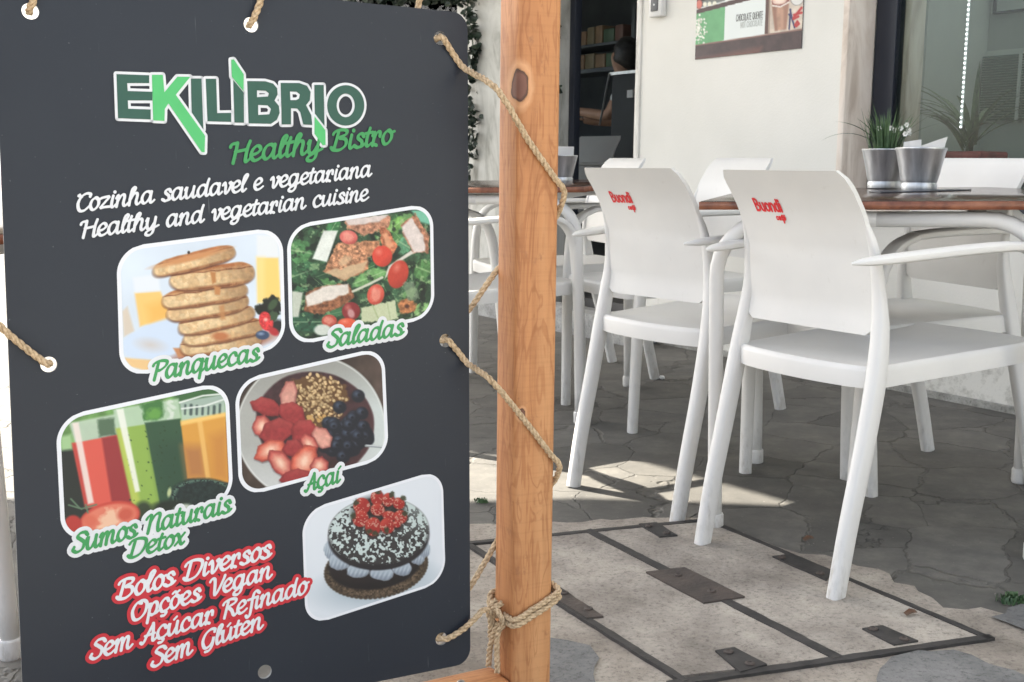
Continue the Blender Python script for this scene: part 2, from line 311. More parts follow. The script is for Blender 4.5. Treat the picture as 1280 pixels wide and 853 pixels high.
# ------------------------------------------------------------------ CAFE BUILDING (u = 3.34 is the facade, w runs along it)
UWM = Matrix(((U.x, Wd.x, 0, 0), (U.y, Wd.y, 0, 0), (0, 0, 1, 0), (0, 0, 0, 1)))   # (u, w, z) -> world
def ubox(bm, u0, u1, w0, w1, z0, z1, bev=0): return add_box(bm, (u0, w0, z0), (u1, w1, z1), bev, UWM)
FU = 3.34
def stucco(name):
    m, t, b = mat_new(name); tc = N(t, 'ShaderNodeTexCoord')
    n1 = N(t, 'ShaderNodeTexNoise', Scale=2.2, Detail=6); t.links.new(tc.outputs['Object'], n1.inputs['Vector'])
    rp = ramp(t, [(.3, (.68, .675, .63)), (.7, (.76, .75, .705))]); t.links.new(n1.outputs[0], rp.inputs[0])
    # splash marks above the pavement (dirt with a shape of its own)
    sx = N(t, 'ShaderNodeSeparateXYZ'); t.links.new(tc.outputs['Object'], sx.inputs[0])
    n2 = N(t, 'ShaderNodeTexNoise', Scale=14, Detail=8, Roughness=.75); t.links.new(tc.outputs['Object'], n2.inputs['Vector'])
    mr = N(t, 'ShaderNodeMapRange'); mr.inputs[1].default_value = .12; mr.inputs[2].default_value = .5; mr.inputs[3].default_value = .12; mr.inputs[4].default_value = -.12; t.links.new(sx.outputs['Z'], mr.inputs[0])
    ad = N(t, 'ShaderNodeMath', operation='ADD'); t.links.new(n2.outputs[0], ad.inputs[0]); t.links.new(mr.outputs[0], ad.inputs[1])
    r2 = ramp(t, [(.56, (0, 0, 0)), (.72, (1, 1, 1))]); t.links.new(ad.outputs[0], r2.inputs[0])
    mx = N(t, 'ShaderNodeMix', data_type='RGBA'); mx.inputs[7].default_value = (.48, .47, .43, 1); t.links.new(r2.outputs[0], mx.inputs[0]); t.links.new(rp.outputs[0], mx.inputs[6])
    t.links.new(mx.outputs[2], b.inputs['Base Color']); b.inputs['Roughness'].default_value = .85
    n3 = N(t, 'ShaderNodeTexNoise', Scale=130, Detail=5); t.links.new(tc.outputs['Object'], n3.inputs['Vector']); bp = N(t, 'ShaderNodeBump', Strength=.25, Distance=.003); t.links.new(n3.outputs[0], bp.inputs['Height']); t.links.new(bp.outputs[0], b.inputs['Normal'])
    return m
m_wall = stucco('white_render')
def stone_mat(name, c0, c1, c2, sc=(1.2, 1.2, .35), s=4):
    m, t, b = mat_new(name); tc = N(t, 'ShaderNodeTexCoord'); mp = N(t, 'ShaderNodeMapping'); mp.inputs['Scale'].default_value = sc; t.links.new(tc.outputs['Object'], mp.inputs[0])
    n1 = N(t, 'ShaderNodeTexNoise', Scale=s, Detail=9, Roughness=.62, Distortion=1.6); t.links.new(mp.outputs[0], n1.inputs['Vector'])
    rp = ramp(t, [(.34, c0), (.5, c1), (.64, c2)]); t.links.new(n1.outputs[0], rp.inputs[0]); t.links.new(rp.outputs[0], b.inputs['Base Color']); b.inputs['Roughness'].default_value = .55
    return m
m_marble = stone_mat('grey_veined_marble', (.26, .26, .23), (.50, .50, .465), (.60, .60, .565), s=5)
m_limestone = stone_mat('pinkish_limestone', (.50, .42, .355), (.68, .60, .525), (.78, .71, .64), s=7)
m_navy = flat('dark_navy_frame', (.018, .022, .034), .35)
m_jamb = stone_mat('white_marble_jamb', (.2, .19, .17), (.58, .57, .53), (.7, .69, .66), s=8)
def glass_mat(name, tint=(1, 1, 1), ior=1.5):
    m = bpy.data.materials.new(name); m.use_nodes = True; t = m.node_tree; t.nodes.clear()
    out = t.nodes.new('ShaderNodeOutputMaterial'); tr = N(t, 'ShaderNodeBsdfTransparent'); tr.inputs[0].default_value = (*tint, 1)
    gl = N(t, 'ShaderNodeBsdfGlossy', Roughness=.02); fr = N(t, 'ShaderNodeFresnel', IOR=ior); mx = N(t, 'ShaderNodeMixShader')
    t.links.new(fr.outputs[0], mx.inputs[0]); t.links.new(tr.outputs[0], mx.inputs[1]); t.links.new(gl.outputs[0], mx.inputs[2]); t.links.new(mx.outputs[0], out.inputs[0])
    return m
m_glass = glass_mat('window_glass', (.86, .90, .88), 1.3); m_dglass = glass_mat('door_glass', (.82, .86, .88), 1.22)
cafe = empty('cafe_building', uw(FU, -3.5, .126), 'white rendered cafe building with marble pillar, glass door and stone framed window', 'building')
ZB = .06
def cpart(name, bm, mat, parent=None, smooth=30):
    fixn(bm); o = build(name, bm, mat, None, smooth)
    p = parent or cafe; o.parent = p; o.matrix_parent_inverse = Matrix.Translation(-Vector(cafe.location)) if p is cafe else Matrix.Identity(4)
    return o
bm = NB()
ubox(bm, FU, FU + .27, -4.066, -2.935, ZB, 6.2); ubox(bm, FU, FU + .27, -2.935, .9, ZB, .72); ubox(bm, FU, FU + .27, -2.906, .9, 2.35, 6.2)
ubox(bm, FU, FU + .27, .9, 6, ZB, 6.2); ubox(bm, FU, FU + .27, -22, -8.6, ZB, 6.2); ubox(bm, FU, FU + .27, -8.6, -5.62, ZB, .3)
ubox(bm, FU, FU + .27, -8.6, -5.62, 2.4, 6.2); ubox(bm, FU, FU + .27, -4.79, -4.10, 2.4, 6.2)
cpart('wall', bm, m_wall)
bm = NB(); ubox(bm, FU - .03, FU + .2, -5.62, -4.79, ZB, 6.2, .004); cpart('marble_pillar', bm, m_marble)
bm = NB(); ubox(bm, FU - .008, FU + .27, -4.10, -4.0665, ZB, 2.4, .003); cpart('door_jamb', bm, m_jamb)
bm = NB(); ubox(bm, FU - .006, FU + .138, -2.934, -2.907, .722, 2.348, .003); ubox(bm, FU + .141, FU + .30, -2.86, -2.815, .722, 2.348, .003); cpart('window_surround', bm, m_limestone)
bm = NB(); ubox(bm, FU + .138, FU + .19, -2.9065, -2.815, .74, 2.345, .004); ubox(bm, FU + .14, FU + .185, -2.814, .88, .722, .80, .004); ubox(bm, FU + .14, FU + .185, -2.814, .88, 2.27, 2.345, .004); ubox(bm, FU + .14, FU + .185, -.8, -.72, .802, 2.268, .004)
winf = cpart('window_frame', bm, m_navy)
bm = NB(); ubox(bm, FU + .16, FU + .165, -2.816, .87, .80, 2.27); o = cpart('pane', bm, m_glass, None, 0)
bm = NB(); ubox(bm, FU - .03, FU + .138, -2.906, .9, .724, .752, .004); cpart('window_sill', bm, m_limestone)
bm = NB(); ubox(bm, FU + .13, FU + .17, -4.789, -4.745, .25, 2.4, .003); ubox(bm, FU + .10, FU + .14, -4.14, -4.101, .25, 2.4, .003); cpart('door_frame', bm, m_navy)
bm = NB(); ubox(bm, FU + .11, FU + .125, -8.6, -5.62, .3, 2.4); cpart('shop_window', bm, m_dglass, None, 0)
m_step = concrete_mat('pale_stone_step', (.26, .26, .25), (.38, .38, .37), (.48, .48, .46), 8)
bm = NB(); ubox(bm, 3.17, FU - .008, -5.6, -3.9, ZB, .232, .006); cpart('step', bm, m_step)
m_base = concrete_mat('cement_skirting', (.20, .2, .185), (.3, .3, .28), (.38, .38, .36), 12)
bm = NB(); ubox(bm, 3.322, FU - .004, -3.88, .9, ZB, .149, .004); cpart('skirting', bm, m_base)
# the rooms behind the glass
m_in = noisy('pale_interior_wall', (.42, .46, .44), (.5, .54, .52), 3, .8); m_in2 = noisy('grey_interior_dado', (.40, .44, .43), (.46, .5, .49), 3, .8)
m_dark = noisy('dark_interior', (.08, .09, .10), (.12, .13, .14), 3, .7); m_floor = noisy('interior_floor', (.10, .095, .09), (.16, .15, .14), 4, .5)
bm = NB()
ubox(bm, 3.62, 4.95, -4.05, -4.0, .2, 2.7); cpart('interior_wall', bm, m_in)
bm = NB(); ubox(bm, 3.62, 5.0, 1.15, 1.2, .2, 2.7); cpart('interior_wall', bm, m_in)
m_fill = bpy.data.materials.new('translucent_fill_ceiling'); m_fill.use_nodes = True; t = m_fill.node_tree; trn = N(t, 'ShaderNodeBsdfTranslucent'); trn.inputs[0].default_value = (.8, .82, .8, 1); mx = N(t, 'ShaderNodeMixShader'); mx.inputs[0].default_value = .75; t.links.new(t.nodes['Principled BSDF'].outputs[0], mx.inputs[1]); t.links.new(trn.outputs[0], mx.inputs[2]); t.links.new(mx.outputs[0], t.nodes['Material Output'].inputs[0])  # translucent ceiling added to let sun in and brighten the window room
bm = NB(); ubox(bm, 3.62, 5.0, -4.05, 1.2, 2.7, 2.72); cpart('light_fill_ceiling', bm, m_fill)
bm = NB(); ubox(bm, 4.95, 5.0, -4.05, -3.5, 1.455, 2.7); cpart('interior_wall', bm, noisy('pale_back_wall', (.74, .78, .74), (.8, .84, .8), 3, .8))
bm = NB(); ubox(bm, 4.95, 5.0, -3.5, 1.2, 1.455, 2.7); cpart('interior_wall', bm, noisy('grey_back_wall', (.30, .33, .32), (.36, .39, .38), 3, .8))
bm = NB(); ubox(bm, 4.94, 4.99, -4.0, 1.15, .2, 1.455); ubox(bm, 4.5, 4.948, -3.56, -3.47, .2, 2.69); cpart('interior_dado', bm, m_in2)
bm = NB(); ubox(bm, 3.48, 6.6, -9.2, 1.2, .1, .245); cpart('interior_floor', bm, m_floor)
bm = NB()
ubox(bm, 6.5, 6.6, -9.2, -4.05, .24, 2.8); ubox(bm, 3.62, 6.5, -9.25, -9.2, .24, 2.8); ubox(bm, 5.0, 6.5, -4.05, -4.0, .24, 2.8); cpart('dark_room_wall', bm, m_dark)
m_fill2 = m_fill.copy(); [setattr(n.inputs[0], 'default_value', .022) for n in m_fill2.node_tree.nodes if n.type == 'MIX_SHADER']
bm = NB(); ubox(bm, 3.62, 6.6, -9.2, -4.06, 2.8, 2.82); cpart('light_fill_ceiling', bm, m_fill2)  # weaker translucent ceiling, added to lift the dark shop
# things seen through the door
t = empty('display_counter', uw(4.2, -5.3, .245), 'dark shop counter with pale metal edging and a sticker behind the glass door', 'counter')
def tpart(t, name, bm, mat, smooth=30):
    fixn(bm); o = build(name, bm, mat, None, smooth); o.parent = t; o.matrix_parent_inverse = Matrix.Translation(-Vector(t.location)); return o
bm = NB(); add_box(bm, (0, 0, 0), (0, 0, 0)) if False else None
ubox(bm, 4.2, 4.75, -5.38, -4.3, .247, 1.425, .01); tpart(t, 'cabinet', bm, noisy('black_cabinet', (.025, .028, .032), (.04, .044, .05), 4, .5))
bm = NB(); ubox(bm, 4.193, 4.199, -5.39, -4.3, 1.42, 1.436); sweep(bm, [uw(4.19, -5.388, 1.43), uw(4.19, -5.47, 1.14)], .006, 8); tpart(t, 'metal_edge', bm, m_metal)
bm = NB(); ubox(bm, 4.19, 4.1985, -5.224, -5.175, 1.286, 1.328); tpart(t, 'sticker', bm, m_paper)
rr = random.Random(9); cols = [(.24, .15, .09), (.22, .18, .11), (.27, .18, .11), (.09, .14, .09), (.18, .10, .08)]
t = empty('shelf_unit', uw(5.7, -7.6, .245), 'wall shelf behind the counter inside the dark shop', 'shelf')
bm = NB(); ubox(bm, 5.55, 5.85, -8.2, -6.9, 1.63, 1.66); ubox(bm, 5.55, 5.85, -8.2, -6.9, 1.825, 1.845); tpart(t, 'board', bm, m_dark)
for w0 in (-8.24, -6.9):
    bm = NB(); ubox(bm, 5.56, 5.84, w0, w0 + .04, .25, 2.1); tpart(t, 'upright', bm, m_dark)
k = 0
for lv in (1.661, 1.846):
    w = -8.15
    while w < -7.0:
        ww_ = rr.uniform(.09, .15); c = cols[k % 5]; bm = NB(); ubox(bm, 5.57, 5.75, w, w + ww_ - .012, lv, lv + rr.uniform(.10, .14), .012)
        o = build('packet', bm, noisy('packet_print_%d' % k, tuple(v * .8 for v in c), c, 9, .5)); fixn(bm) if False else None
        tag(o, 'coloured food packet on the shelf in the dark shop behind the glass door', 'packet', 'packets on the shop shelf'); w += ww_; k += 1
# ------------------------------------------------------------------ person working behind the counter
def skin_body(name, verts, edges, radii, mat, parent=None, sub=2):
    me = bpy.data.meshes.new(name); me.from_pydata(verts, edges, []); o = link_mesh(name, me, None)
    md = o.modifiers.new('skin', 'SKIN'); md.use_smooth_shade = True
    for i, r in enumerate(radii): me.skin_vertices[0].data[i].radius = (r, r) if not isinstance(r, tuple) else r
    me.skin_vertices[0].data[0].use_root = True
    s = o.modifiers.new('sub', 'SUBSURF'); s.levels = sub; s.render_levels = sub
    dg = bpy.context.evaluated_depsgraph_get(); m2 = bpy.data.meshes.new_from_object(o.evaluated_get(dg)); bpy.data.objects.remove(o)
    m2.materials.append(mat); o = bpy.data.objects.new(name, m2); COL.objects.link(o)
    for p in m2.polygons: p.use_smooth = True
    if parent: o.parent = parent
    return o
m_skin = noisy('skin', (.30, .17, .11), (.38, .22, .15), 12, .55); m_shirt = noisy('light_shirt', (.40, .42, .42), (.5, .52, .52), 20, .85); m_hair = noisy('dark_hair', (.010, .009, .008), (.025, .02, .017), 60, .5); m_apron = noisy('dark_trousers', (.02, .022, .027), (.03, .032, .04), 20, .85)
pv = [(0, 0, .86), (0, 0, 1.06), (-.01, 0, 1.24), (-.03, 0, 1.30), (-.055, 0, 1.38), (-.075, 0, 1.47), (-.07, 0, 1.54),     # pelvis .. head top
      (-.02, -.15, 1.25), (-.13, -.18, 1.06), (-.30, -.12, 1.09), (-.37, -.10, 1.10), (-.02, .15, 1.25), (-.10, .18, 1.04), (-.28, .10, 1.04), (-.35, .08, 1.05),
      (0, -.09, .80), (.01, -.095, .44), (.03, -.095, .05), (-.09, -.1, .02), (0, .09, .80), (.01, .095, .44), (.03, .095, .05), (-.09, .1, .02), (-.112, 0, 1.445)]
pe = [(0, 1), (1, 2), (2, 3), (3, 4), (4, 5), (5, 6), (2, 7), (7, 8), (8, 9), (9, 10), (2, 11), (11, 12), (12, 13), (13, 14), (0, 15), (15, 16), (16, 17), (17, 18), (0, 19), (19, 20), (20, 21), (21, 22), (5, 23)]
pr = [.13, .12, .13, .06, .07, .095, .06, .06, .045, .035, .03, .06, .045, .035, .03, .085, .06, .042, .035, .085, .06, .042, .035, .05]
person = skin_body('person', pv, pe, pr, m_skin); person.location = uw(4.98, -6.18, .245); person.rotation_euler = (0, 0, R(-12)); person.scale = (1, 1, 1)
tag(person, 'dark haired person in a pale shirt leaning over work behind the counter inside', 'person')
bm = NB(); bmesh.ops.create_uvsphere(bm, u_segments=20, v_segments=14, radius=.118)
for v in bm.verts: v.co = Vector((-.045 + v.co.x * 1.02, v.co.y * .95, 1.49 + v.co.z * 1.1)) + Vector((.0, 0, .0)); 
for v in bm.verts:
    v.co.x += .03 + .012 * math.sin(v.co.z * 61 + v.co.y * 37); v.co.y += .009 * math.sin(v.co.z * 83 + v.co.x * 29); v.co.z += .012 - max(0, v.co.x) * .25
    if v.co.x < -.115: v.co.x = -.115 + (v.co.x + .115) * .2
build('hair', bm, m_hair, person)
sv = [(0, 0, .84), (0, 0, 1.06), (-.01, 0, 1.24), (-.02, -.15, 1.25), (-.085, -.172, 1.13), (-.02, .15, 1.25), (-.07, .172, 1.13)]
skin_body('shirt', sv, [(0, 1), (1, 2), (2, 3), (3, 4), (2, 5), (5, 6)], [.145, .135, .14, .072, .06, .072, .06], m_shirt, person)
skin_body('trousers', [(0, 0, .84), (0, -.09, .80), (.01, -.095, .44), (.03, -.095, .09), (0, .09, .80), (.01, .095, .44), (.03, .095, .09)], [(0, 1), (1, 2), (2, 3), (0, 4), (4, 5), (5, 6)], [.14, .098, .074, .06, .098, .074, .06], m_apron, person)
for sgn, hy in ((-1, -.10), (1, .08)):                      # fingers of each hand
    for f in range(5):
        yy = hy + (f - 2) * .017; L = (.05, .07, .076, .07, .055)[f]; z0 = 1.10 if sgn < 0 else 1.05
        skin_body('finger', [(-.34, yy, z0), (-.36 - L * .5, yy, z0 + .004), (-.36 - L, yy, z0 - .02)], [(0, 1), (1, 2)], [.010, .009, .007], m_skin, person, 1)
# ------------------------------------------------------------------ things inside the window
m_redcloth = noisy('red_tray', (.22, .02, .025), (.32, .035, .04), 20, .5)
t = empty('window_counter', uw(3.8, -2.2, .245), 'dark counter inside the window below the palm', 'counter')
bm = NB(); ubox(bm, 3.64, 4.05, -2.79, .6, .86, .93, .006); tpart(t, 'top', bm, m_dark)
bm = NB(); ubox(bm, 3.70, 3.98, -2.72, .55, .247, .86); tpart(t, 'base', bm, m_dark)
bm = NB(); ubox(bm, 3.65, 3.82, -2.785, -2.56, .932, .962, .01); o = build('planter_tray', bm, m_redcloth); tag(o, 'dark red planter tray holding the palm inside the window', 'tray')
palm = empty('palm_plant', uw(3.73, -2.66, .962), 'indoor palm with long arching leaves standing behind the window glass', 'plant')
rr = random.Random(5); fol = NB(); stem = NB()
def blade(bm, p0, d0, L, wd, droop, n=7, rr=rr, twist=0):
    pts = []; p = Vector(p0); d = Vector(d0).normalized()
    for i in range(n + 1):
        pts.append(p.copy()); p = p + d * (L / n); d = (d + Vector((0, 0, -droop / n))).normalized()
    prev = None
    for i, q in enumerate(pts):
        tt = (pts[min(i + 1, n)] - pts[max(i - 1, 0)]).normalized(); s = tt.cross(Vector((0, 0, 1)));
        if s.length < .05: s = Vector((1, 0, 0))
        s = s.normalized(); up = s.cross(tt); f = i / n; w_ = wd * (math.sin(math.pi * (.12 + .88 * f)) ** .7 if f < 1 else .02) * .5
        cur = [bm.verts.new(q - s * w_ + up * w_ * .3), bm.verts.new(q), bm.verts.new(q + s * w_ + up * w_ * .3)]
        if prev: bm.faces.new((prev[0], prev[1], cur[1], cur[0])); bm.faces.new((prev[1], prev[2], cur[2], cur[1]))
        prev = cur
for k in range(26):
    if k < 6: d = U * -.15 + Wd * (-.55 - .12 * (k % 3)) + Vector((0, 0, 1.0)); L = .30 + .03 * (k % 4); dr = 1.0 + .12 * k
    else: a = rr.uniform(0, 6.28); q_ = rr.uniform(.25, .9); d = Vector((math.cos(a) * q_, math.sin(a) * q_, 1)); L = rr.uniform(.18, .34); dr = rr.uniform(.6, 1.6)
    blade(fol, Vector((rr.uniform(-.02, .02), rr.uniform(-.02, .02), rr.uniform(.0, .06))), d, L, rr.uniform(.016, .024), dr, 11)
for k in range(5): sweep(stem, [Vector((rr.uniform(-.015, .015), rr.uniform(-.015, .015), 0)), Vector((rr.uniform(-.02, .02), rr.uniform(-.02, .02), .11))], .005, 6)
build('foliage', fol, m_leaf, palm, 0); build('stem', stem, m_stem, palm)
m_led = bpy.data.materials.new('led_light'); m_led.use_nodes = True; b = m_led.node_tree.nodes['Principled BSDF']; b.inputs['Emission Color'].default_value = (.95, .98, 1, 1); b.inputs['Emission Strength'].default_value = .9; b.inputs['Base Color'].default_value = (.8, .8, .8, 1)
led = empty('led_strip', uw(3.60, -2.611, 1.04), 'hanging strip of tiny white LED lights inside the window', 'light')
bm = NB()
for z in list(np.arange(1.10, 2.2, .0165)) + list(np.arange(1.045, 1.085, .0165)):
    add_box(bm, (-.002, -.0025, z - 1.04 - .0032), (.002, .0025, z - 1.04 + .0032))
o = build('light_bead', bm, m_led, led, 0); o['kind'] = 'stuff'
bm = NB(); add_box(bm, (.003, -.0045, 0), (.006, .0045, 1.2)); build('strip', bm, flat('pale_strip', (.5, .52, .52)), led, 0)
led.rotation_euler = (0, 0, math.atan2(U.y, U.x))
m_blind = noisy('green_blind', (.05, .10, .075), (.075, .13, .10), 5, .5)
t = empty('louvre_panel', uw(4.9, -3.3, 1.1), 'green slatted panel on the back wall inside the window', 'blind')
bm = NB()
for k in range(26): ubox(bm, 4.905, 4.925, -3.46, -3.05, 1.13 + k * .0115, 1.139 + k * .0115)
tpart(t, 'slats', bm, m_blind, 0)
bm = NB(); ubox(bm, 4.926, 4.938, -3.47, -3.04, 1.12, 1.44); ubox(bm, 4.90, 4.926, -3.27, -3.255, 1.12, 1.44); tpart(t, 'backing', bm, m_in2)
t = empty('picture_frame', uw(4.93, -3.3, 1.7), 'thin dark picture frame on the pale wall inside the window', 'picture')
bm = NB()
for a in ((-3.44, -3.43, 1.62, 2.1), (-3.0, -2.99, 1.62, 2.1), (-3.43, -3.0, 1.62, 1.63), (-3.43, -3.0, 2.09, 2.1)): ubox(bm, 4.925, 4.948, *a)
tpart(t, 'frame', bm, m_navy); bm = NB(); ubox(bm, 4.94, 4.9485, -3.43, -3.0, 1.63, 2.09); tpart(t, 'print', bm, m_in2)
# ------------------------------------------------------------------ ivy garlands
def garland(name, path, n, label, seed, spread=.05, size=.045):
    t = empty(name, path[-1], label, 'garland', 'artificial ivy garlands at the cafe door'); base = Vector(path[-1]); rr = random.Random(seed)
    P = [p - base for p in catmull(path, 10)]; bm = NB(); sweep(bm, P, .003, 6); build('stem', bm, m_stem, t)
    bm = NB()
    for k in range(n):
        p = P[rr.randrange(len(P))] + Vector((rr.gauss(0, spread * .5), rr.gauss(0, spread * .5), rr.gauss(0, .02)))
        d = Vector((rr.gauss(0, 1), rr.gauss(0, 1) - .4, rr.gauss(-.5, .6))).normalized(); nrm = Vector((rr.gauss(0, .6), -1 + rr.gauss(0, .4), rr.gauss(.5, .4))).normalized()
        s = d.cross(nrm).normalized(); nrm = s.cross(d); L = size * rr.uniform(.7, 1.25)
        o = [(0, 0), (.18, .42), (.45, .5), (.75, .3), (1, 0), (.75, -.3), (.45, -.5), (.18, -.42)]
        c = bm.verts.new(p + d * L * .45 - nrm * L * .1); vs_ = [bm.verts.new(p + d * L * a + s * L * b_ * .9) for a, b_ in o]
        for i in range(8): bm.faces.new((c, vs_[i], vs_[(i + 1) % 8]))
    build('foliage', bm, m_leafd, t, 0)
garland('ivy_garland', [uw(3.28, -5.50, 2.3), uw(3.27, -5.44, 1.75), uw(3.28, -5.40, 1.5), uw(3.27, -5.45, 1.3), uw(3.28, -5.40, 1.1), uw(3.275, -5.45, .86)], 260, 'dark artificial ivy garland hanging down the grey marble beside the sign board', 3, .045)
garland('ivy_garland', [uw(3.35, -4.77, 2.3), uw(3.35, -4.75, 1.8), uw(3.35, -4.765, 1.5), uw(3.35, -4.75, 1.2)], 90, 'short ivy strand at the edge of the dark doorway, right of the timber post', 6, .022)
garland('ivy_garland', [uw(3.25, -7.4, 2.02), uw(3.25, -6.8, 1.95), uw(3.25, -6.2, 1.88), uw(3.25, -5.8, 1.84), uw(3.25, -5.42, 1.79)], 420, 'ivy swag along the top of the shop front above the sign board', 8, .09)
# ------------------------------------------------------------------ unseen canopies added overhead, outlines cut to the terrace shade and sun strip
m_canvas = bpy.data.materials.new('cream_canvas'); m_canvas.use_nodes = True; t = m_canvas.node_tree; b = t.nodes['Principled BSDF']; b.inputs['Base Color'].default_value = (.72, .69, .62, 1); b.inputs['Roughness'].default_value = .9
trn = N(t, 'ShaderNodeBsdfTranslucent'); trn.inputs[0].default_value = (.75, .70, .6, 1); mx = N(t, 'ShaderNodeMixShader'); mx.inputs[0].default_value = .18
ns = N(t, 'ShaderNodeTexNoise', Scale=300); bp = N(t, 'ShaderNodeBump', Strength=.1); t.links.new(ns.outputs[0], bp.inputs['Height']); t.links.new(bp.outputs[0], b.inputs['Normal'])
t.links.new(b.outputs[0], mx.inputs[1]); t.links.new(trn.outputs[0], mx.inputs[2]); t.links.new(mx.outputs[0], t.nodes['Material Output'].inputs[0])
HA = 2.62
def sh(p, HA=2.62):                              # ground point -> point on the awning that shades it
    g = gz(p[0], p[1]); k = (HA - g) / math.tan(SUN_EL); return Vector((p[0] + SUN_H.x * k, p[1] + SUN_H.y * k, HA))
def shade_canopy(label, pts, posts):
    HA = pts[0].z; c = sum(pts, Vector()) / len(pts); t = empty('shade_canopy', (c.x, c.y, 0), label, 'shade_canopy', 'unseen cream canopies added to shade the terrace'); base = Vector(t.location)
    bm = NB(); prism(bm, [(p.x - base.x, p.y - base.y) for p in pts], HA, HA + .012); build('canopy', bm, m_canvas, t, 0)
    bm = NB()
    for i in range(len(pts)):
        a, b_ = pts[i] - base, pts[(i + 1) % len(pts)] - base; a = Vector((a.x, a.y, HA + .028)); b_ = Vector((b_.x, b_.y, HA + .028)); sweep(bm, [a, b_], .015, 8)
    build('frame', bm, m_tube, t)
    for p in posts:
        bm = NB(); q = Vector((p[0], p[1], 0)) - base; sweep(bm, [Vector((q.x, q.y, gz(*p))), Vector((q.x, q.y, HA - .002))], .03, 12); build('pole', bm, m_tube, t)
def GU(u, w): v = uw(u, w); return (v.x, v.y)
def clipu(p):
    u_ = p.x * U.x + p.y * U.y
    return p if u_ < 3.32 else p - U * (u_ - 3.32)
H1 = 3.3
a1 = [sh(GU(1.713, -6.0), H1), sh((-.113, 3.29), H1), sh((.296, 3.25), H1), sh((.723, 2.724), H1), sh(GU(2.10, -.5), H1)]
a1 += [uw(3.32, -2.5, H1), uw(3.32, -9.5, H1)]
shade_canopy('unseen cream canopy added along the cafe front to shade the tables', a1, [])
a2 = [sh((-1.7, 2.95)), sh((-.096, 2.815)), sh((.166, 2.825)), sh((.459, 2.775)), sh((.723, 2.722)), sh(GU(2.14, .3)), sh((1.9, .25)), sh((.6, .5)), sh((-1.5, .95))]
shade_canopy('unseen cream canopy on poles added to shade the sign board', a2, [(-4.2, 5.3), (-4.1, 3.7)])
person.scale = (.93, .93, .93)
# ------------------------------------------------------------------ TABLES
def top_mat():
    m, t, b = mat_new('dark_wood_laminate'); tc = N(t, 'ShaderNodeTexCoord'); mp = N(t, 'ShaderNodeMapping'); mp.inputs['Scale'].default_value = (1.5, 14, 6); t.links.new(tc.outputs['Object'], mp.inputs[0])
    n = N(t, 'ShaderNodeTexNoise', Scale=3, Detail=7, Distortion=.8); t.links.new(mp.outputs[0], n.inputs['Vector']); rp = ramp(t, [(.3, (.030, .017, .013)), (.7, (.085, .045, .032))]); t.links.new(n.outputs[0], rp.inputs[0])
    t.links.new(rp.outputs[0], b.inputs['Base Color']); b.inputs['Roughness'].default_value = .13
    n2 = N(t, 'ShaderNodeTexNoise', Scale=25, Detail=4); t.links.new(tc.outputs['Object'], n2.inputs['Vector']); mr = N(t, 'ShaderNodeMapRange'); mr.inputs[3].default_value = .08; mr.inputs[4].default_value = .24; t.links.new(n2.outputs[0], mr.inputs[0]); t.links.new(mr.outputs[0], b.inputs['Roughness'])
    return m
m_top = top_mat(); m_edge = noisy('red_brown_edge', (.11, .035, .022), (.30, .115, .06), 35, .35, stops=(.3, .7))
TA, TB, TH = .67, .588, .75
def frame_matrix(o, ax, ay):
    X = Vector((ax[0], ax[1], 0)); X.z = SU * (U.x * X.x + U.y * X.y); X.normalize(); Z = GN.copy(); Y = Z.cross(X).normalized(); X = Y.cross(Z)
    m = Matrix((X, Y, Z)).transposed().to_4x4(); m.translation = Vector((o[0], o[1], gz(o[0], o[1]))); return m
def make_table():
    t = empty('bistro_table', (0, 0, 0), 'x', 'table', 'white framed bistro tables')
    bm = NB(); add_box(bm, (-.032, -.032, TH - .016), (TA + .032, TB + .032, TH), .003); build('tabletop', bm, m_top, t)
    bm = NB(); o_, i_ = .0335, .0315
    for a, b_ in (((-o_, -o_), (TA + o_, -i_)), ((-o_, TB + i_), (TA + o_, TB + o_)), ((-o_, -i_), (-i_, TB + i_)), ((TA + i_, -i_), (TA + o_, TB + i_))):
        add_box(bm, (a[0], a[1], TH - .0185), (b_[0], b_[1], TH - .0018))
    build('edge_band', bm, m_edge, t)
    r = .0165; ar = .125; zt = TH - .04
    for y in (0, TB):
        def arc(x0, sg): return [(x0, y, .0)] + [(x0, y, z) for z in np.linspace(.1, zt - ar, 5)] + [(x0 + sg * ar * (1 - math.cos(a)), y, zt - ar + ar * math.sin(a)) for a in np.linspace(.15, math.pi / 2, 8)]
        L = arc(0, 1) + [(TA * .5, y, zt)]; bm = NB(); sweep(bm, L, r, 14); build('leg', bm, m_tube, t)
        L = arc(TA, -1) + [(TA * .5, y, zt)]; bm = NB(); sweep(bm, L, r, 14); build('leg', bm, m_tube, t)
        for x in (0, TA):
            bm = NB(); lathe(bm, [(.0, -.001), (.019, -.001), (.0205, .004), (.0205, .034), (.0185, .038), (.016, .0382)], 18, (x, y, 0)); build('foot_cap', bm, m_tube, t)
    bm = NB()
    for x in (.14, TA - .14): add_box(bm, (x - .018, .017, zt - .012), (x + .018, TB - .017, TH - .0165), .002)
    build('rail', bm, m_tube, t)
    return t
EA, EB = (.935, -.354), (.354, .935)
tab = make_table()
def put_table(t, o, label):
    t.matrix_world = frame_matrix(o, EA, EB); t['label'] = label; return t
spots = [((.47, 2.571), 'glossy dark table on white tubular legs with the two metal buckets'), ((.22 - EA[0] * TA, 3.62 - EA[1] * TA), 'farther glossy table behind the timber post with one bucket of paper'), ((-.882 - EA[0] * TA, 1.952 - EA[1] * TA), 'table at the far left, mostly hidden behind the sign board')]
for i, (o, l) in enumerate(spots): put_table(tab if i == 0 else copy_tree(tab), o, l)
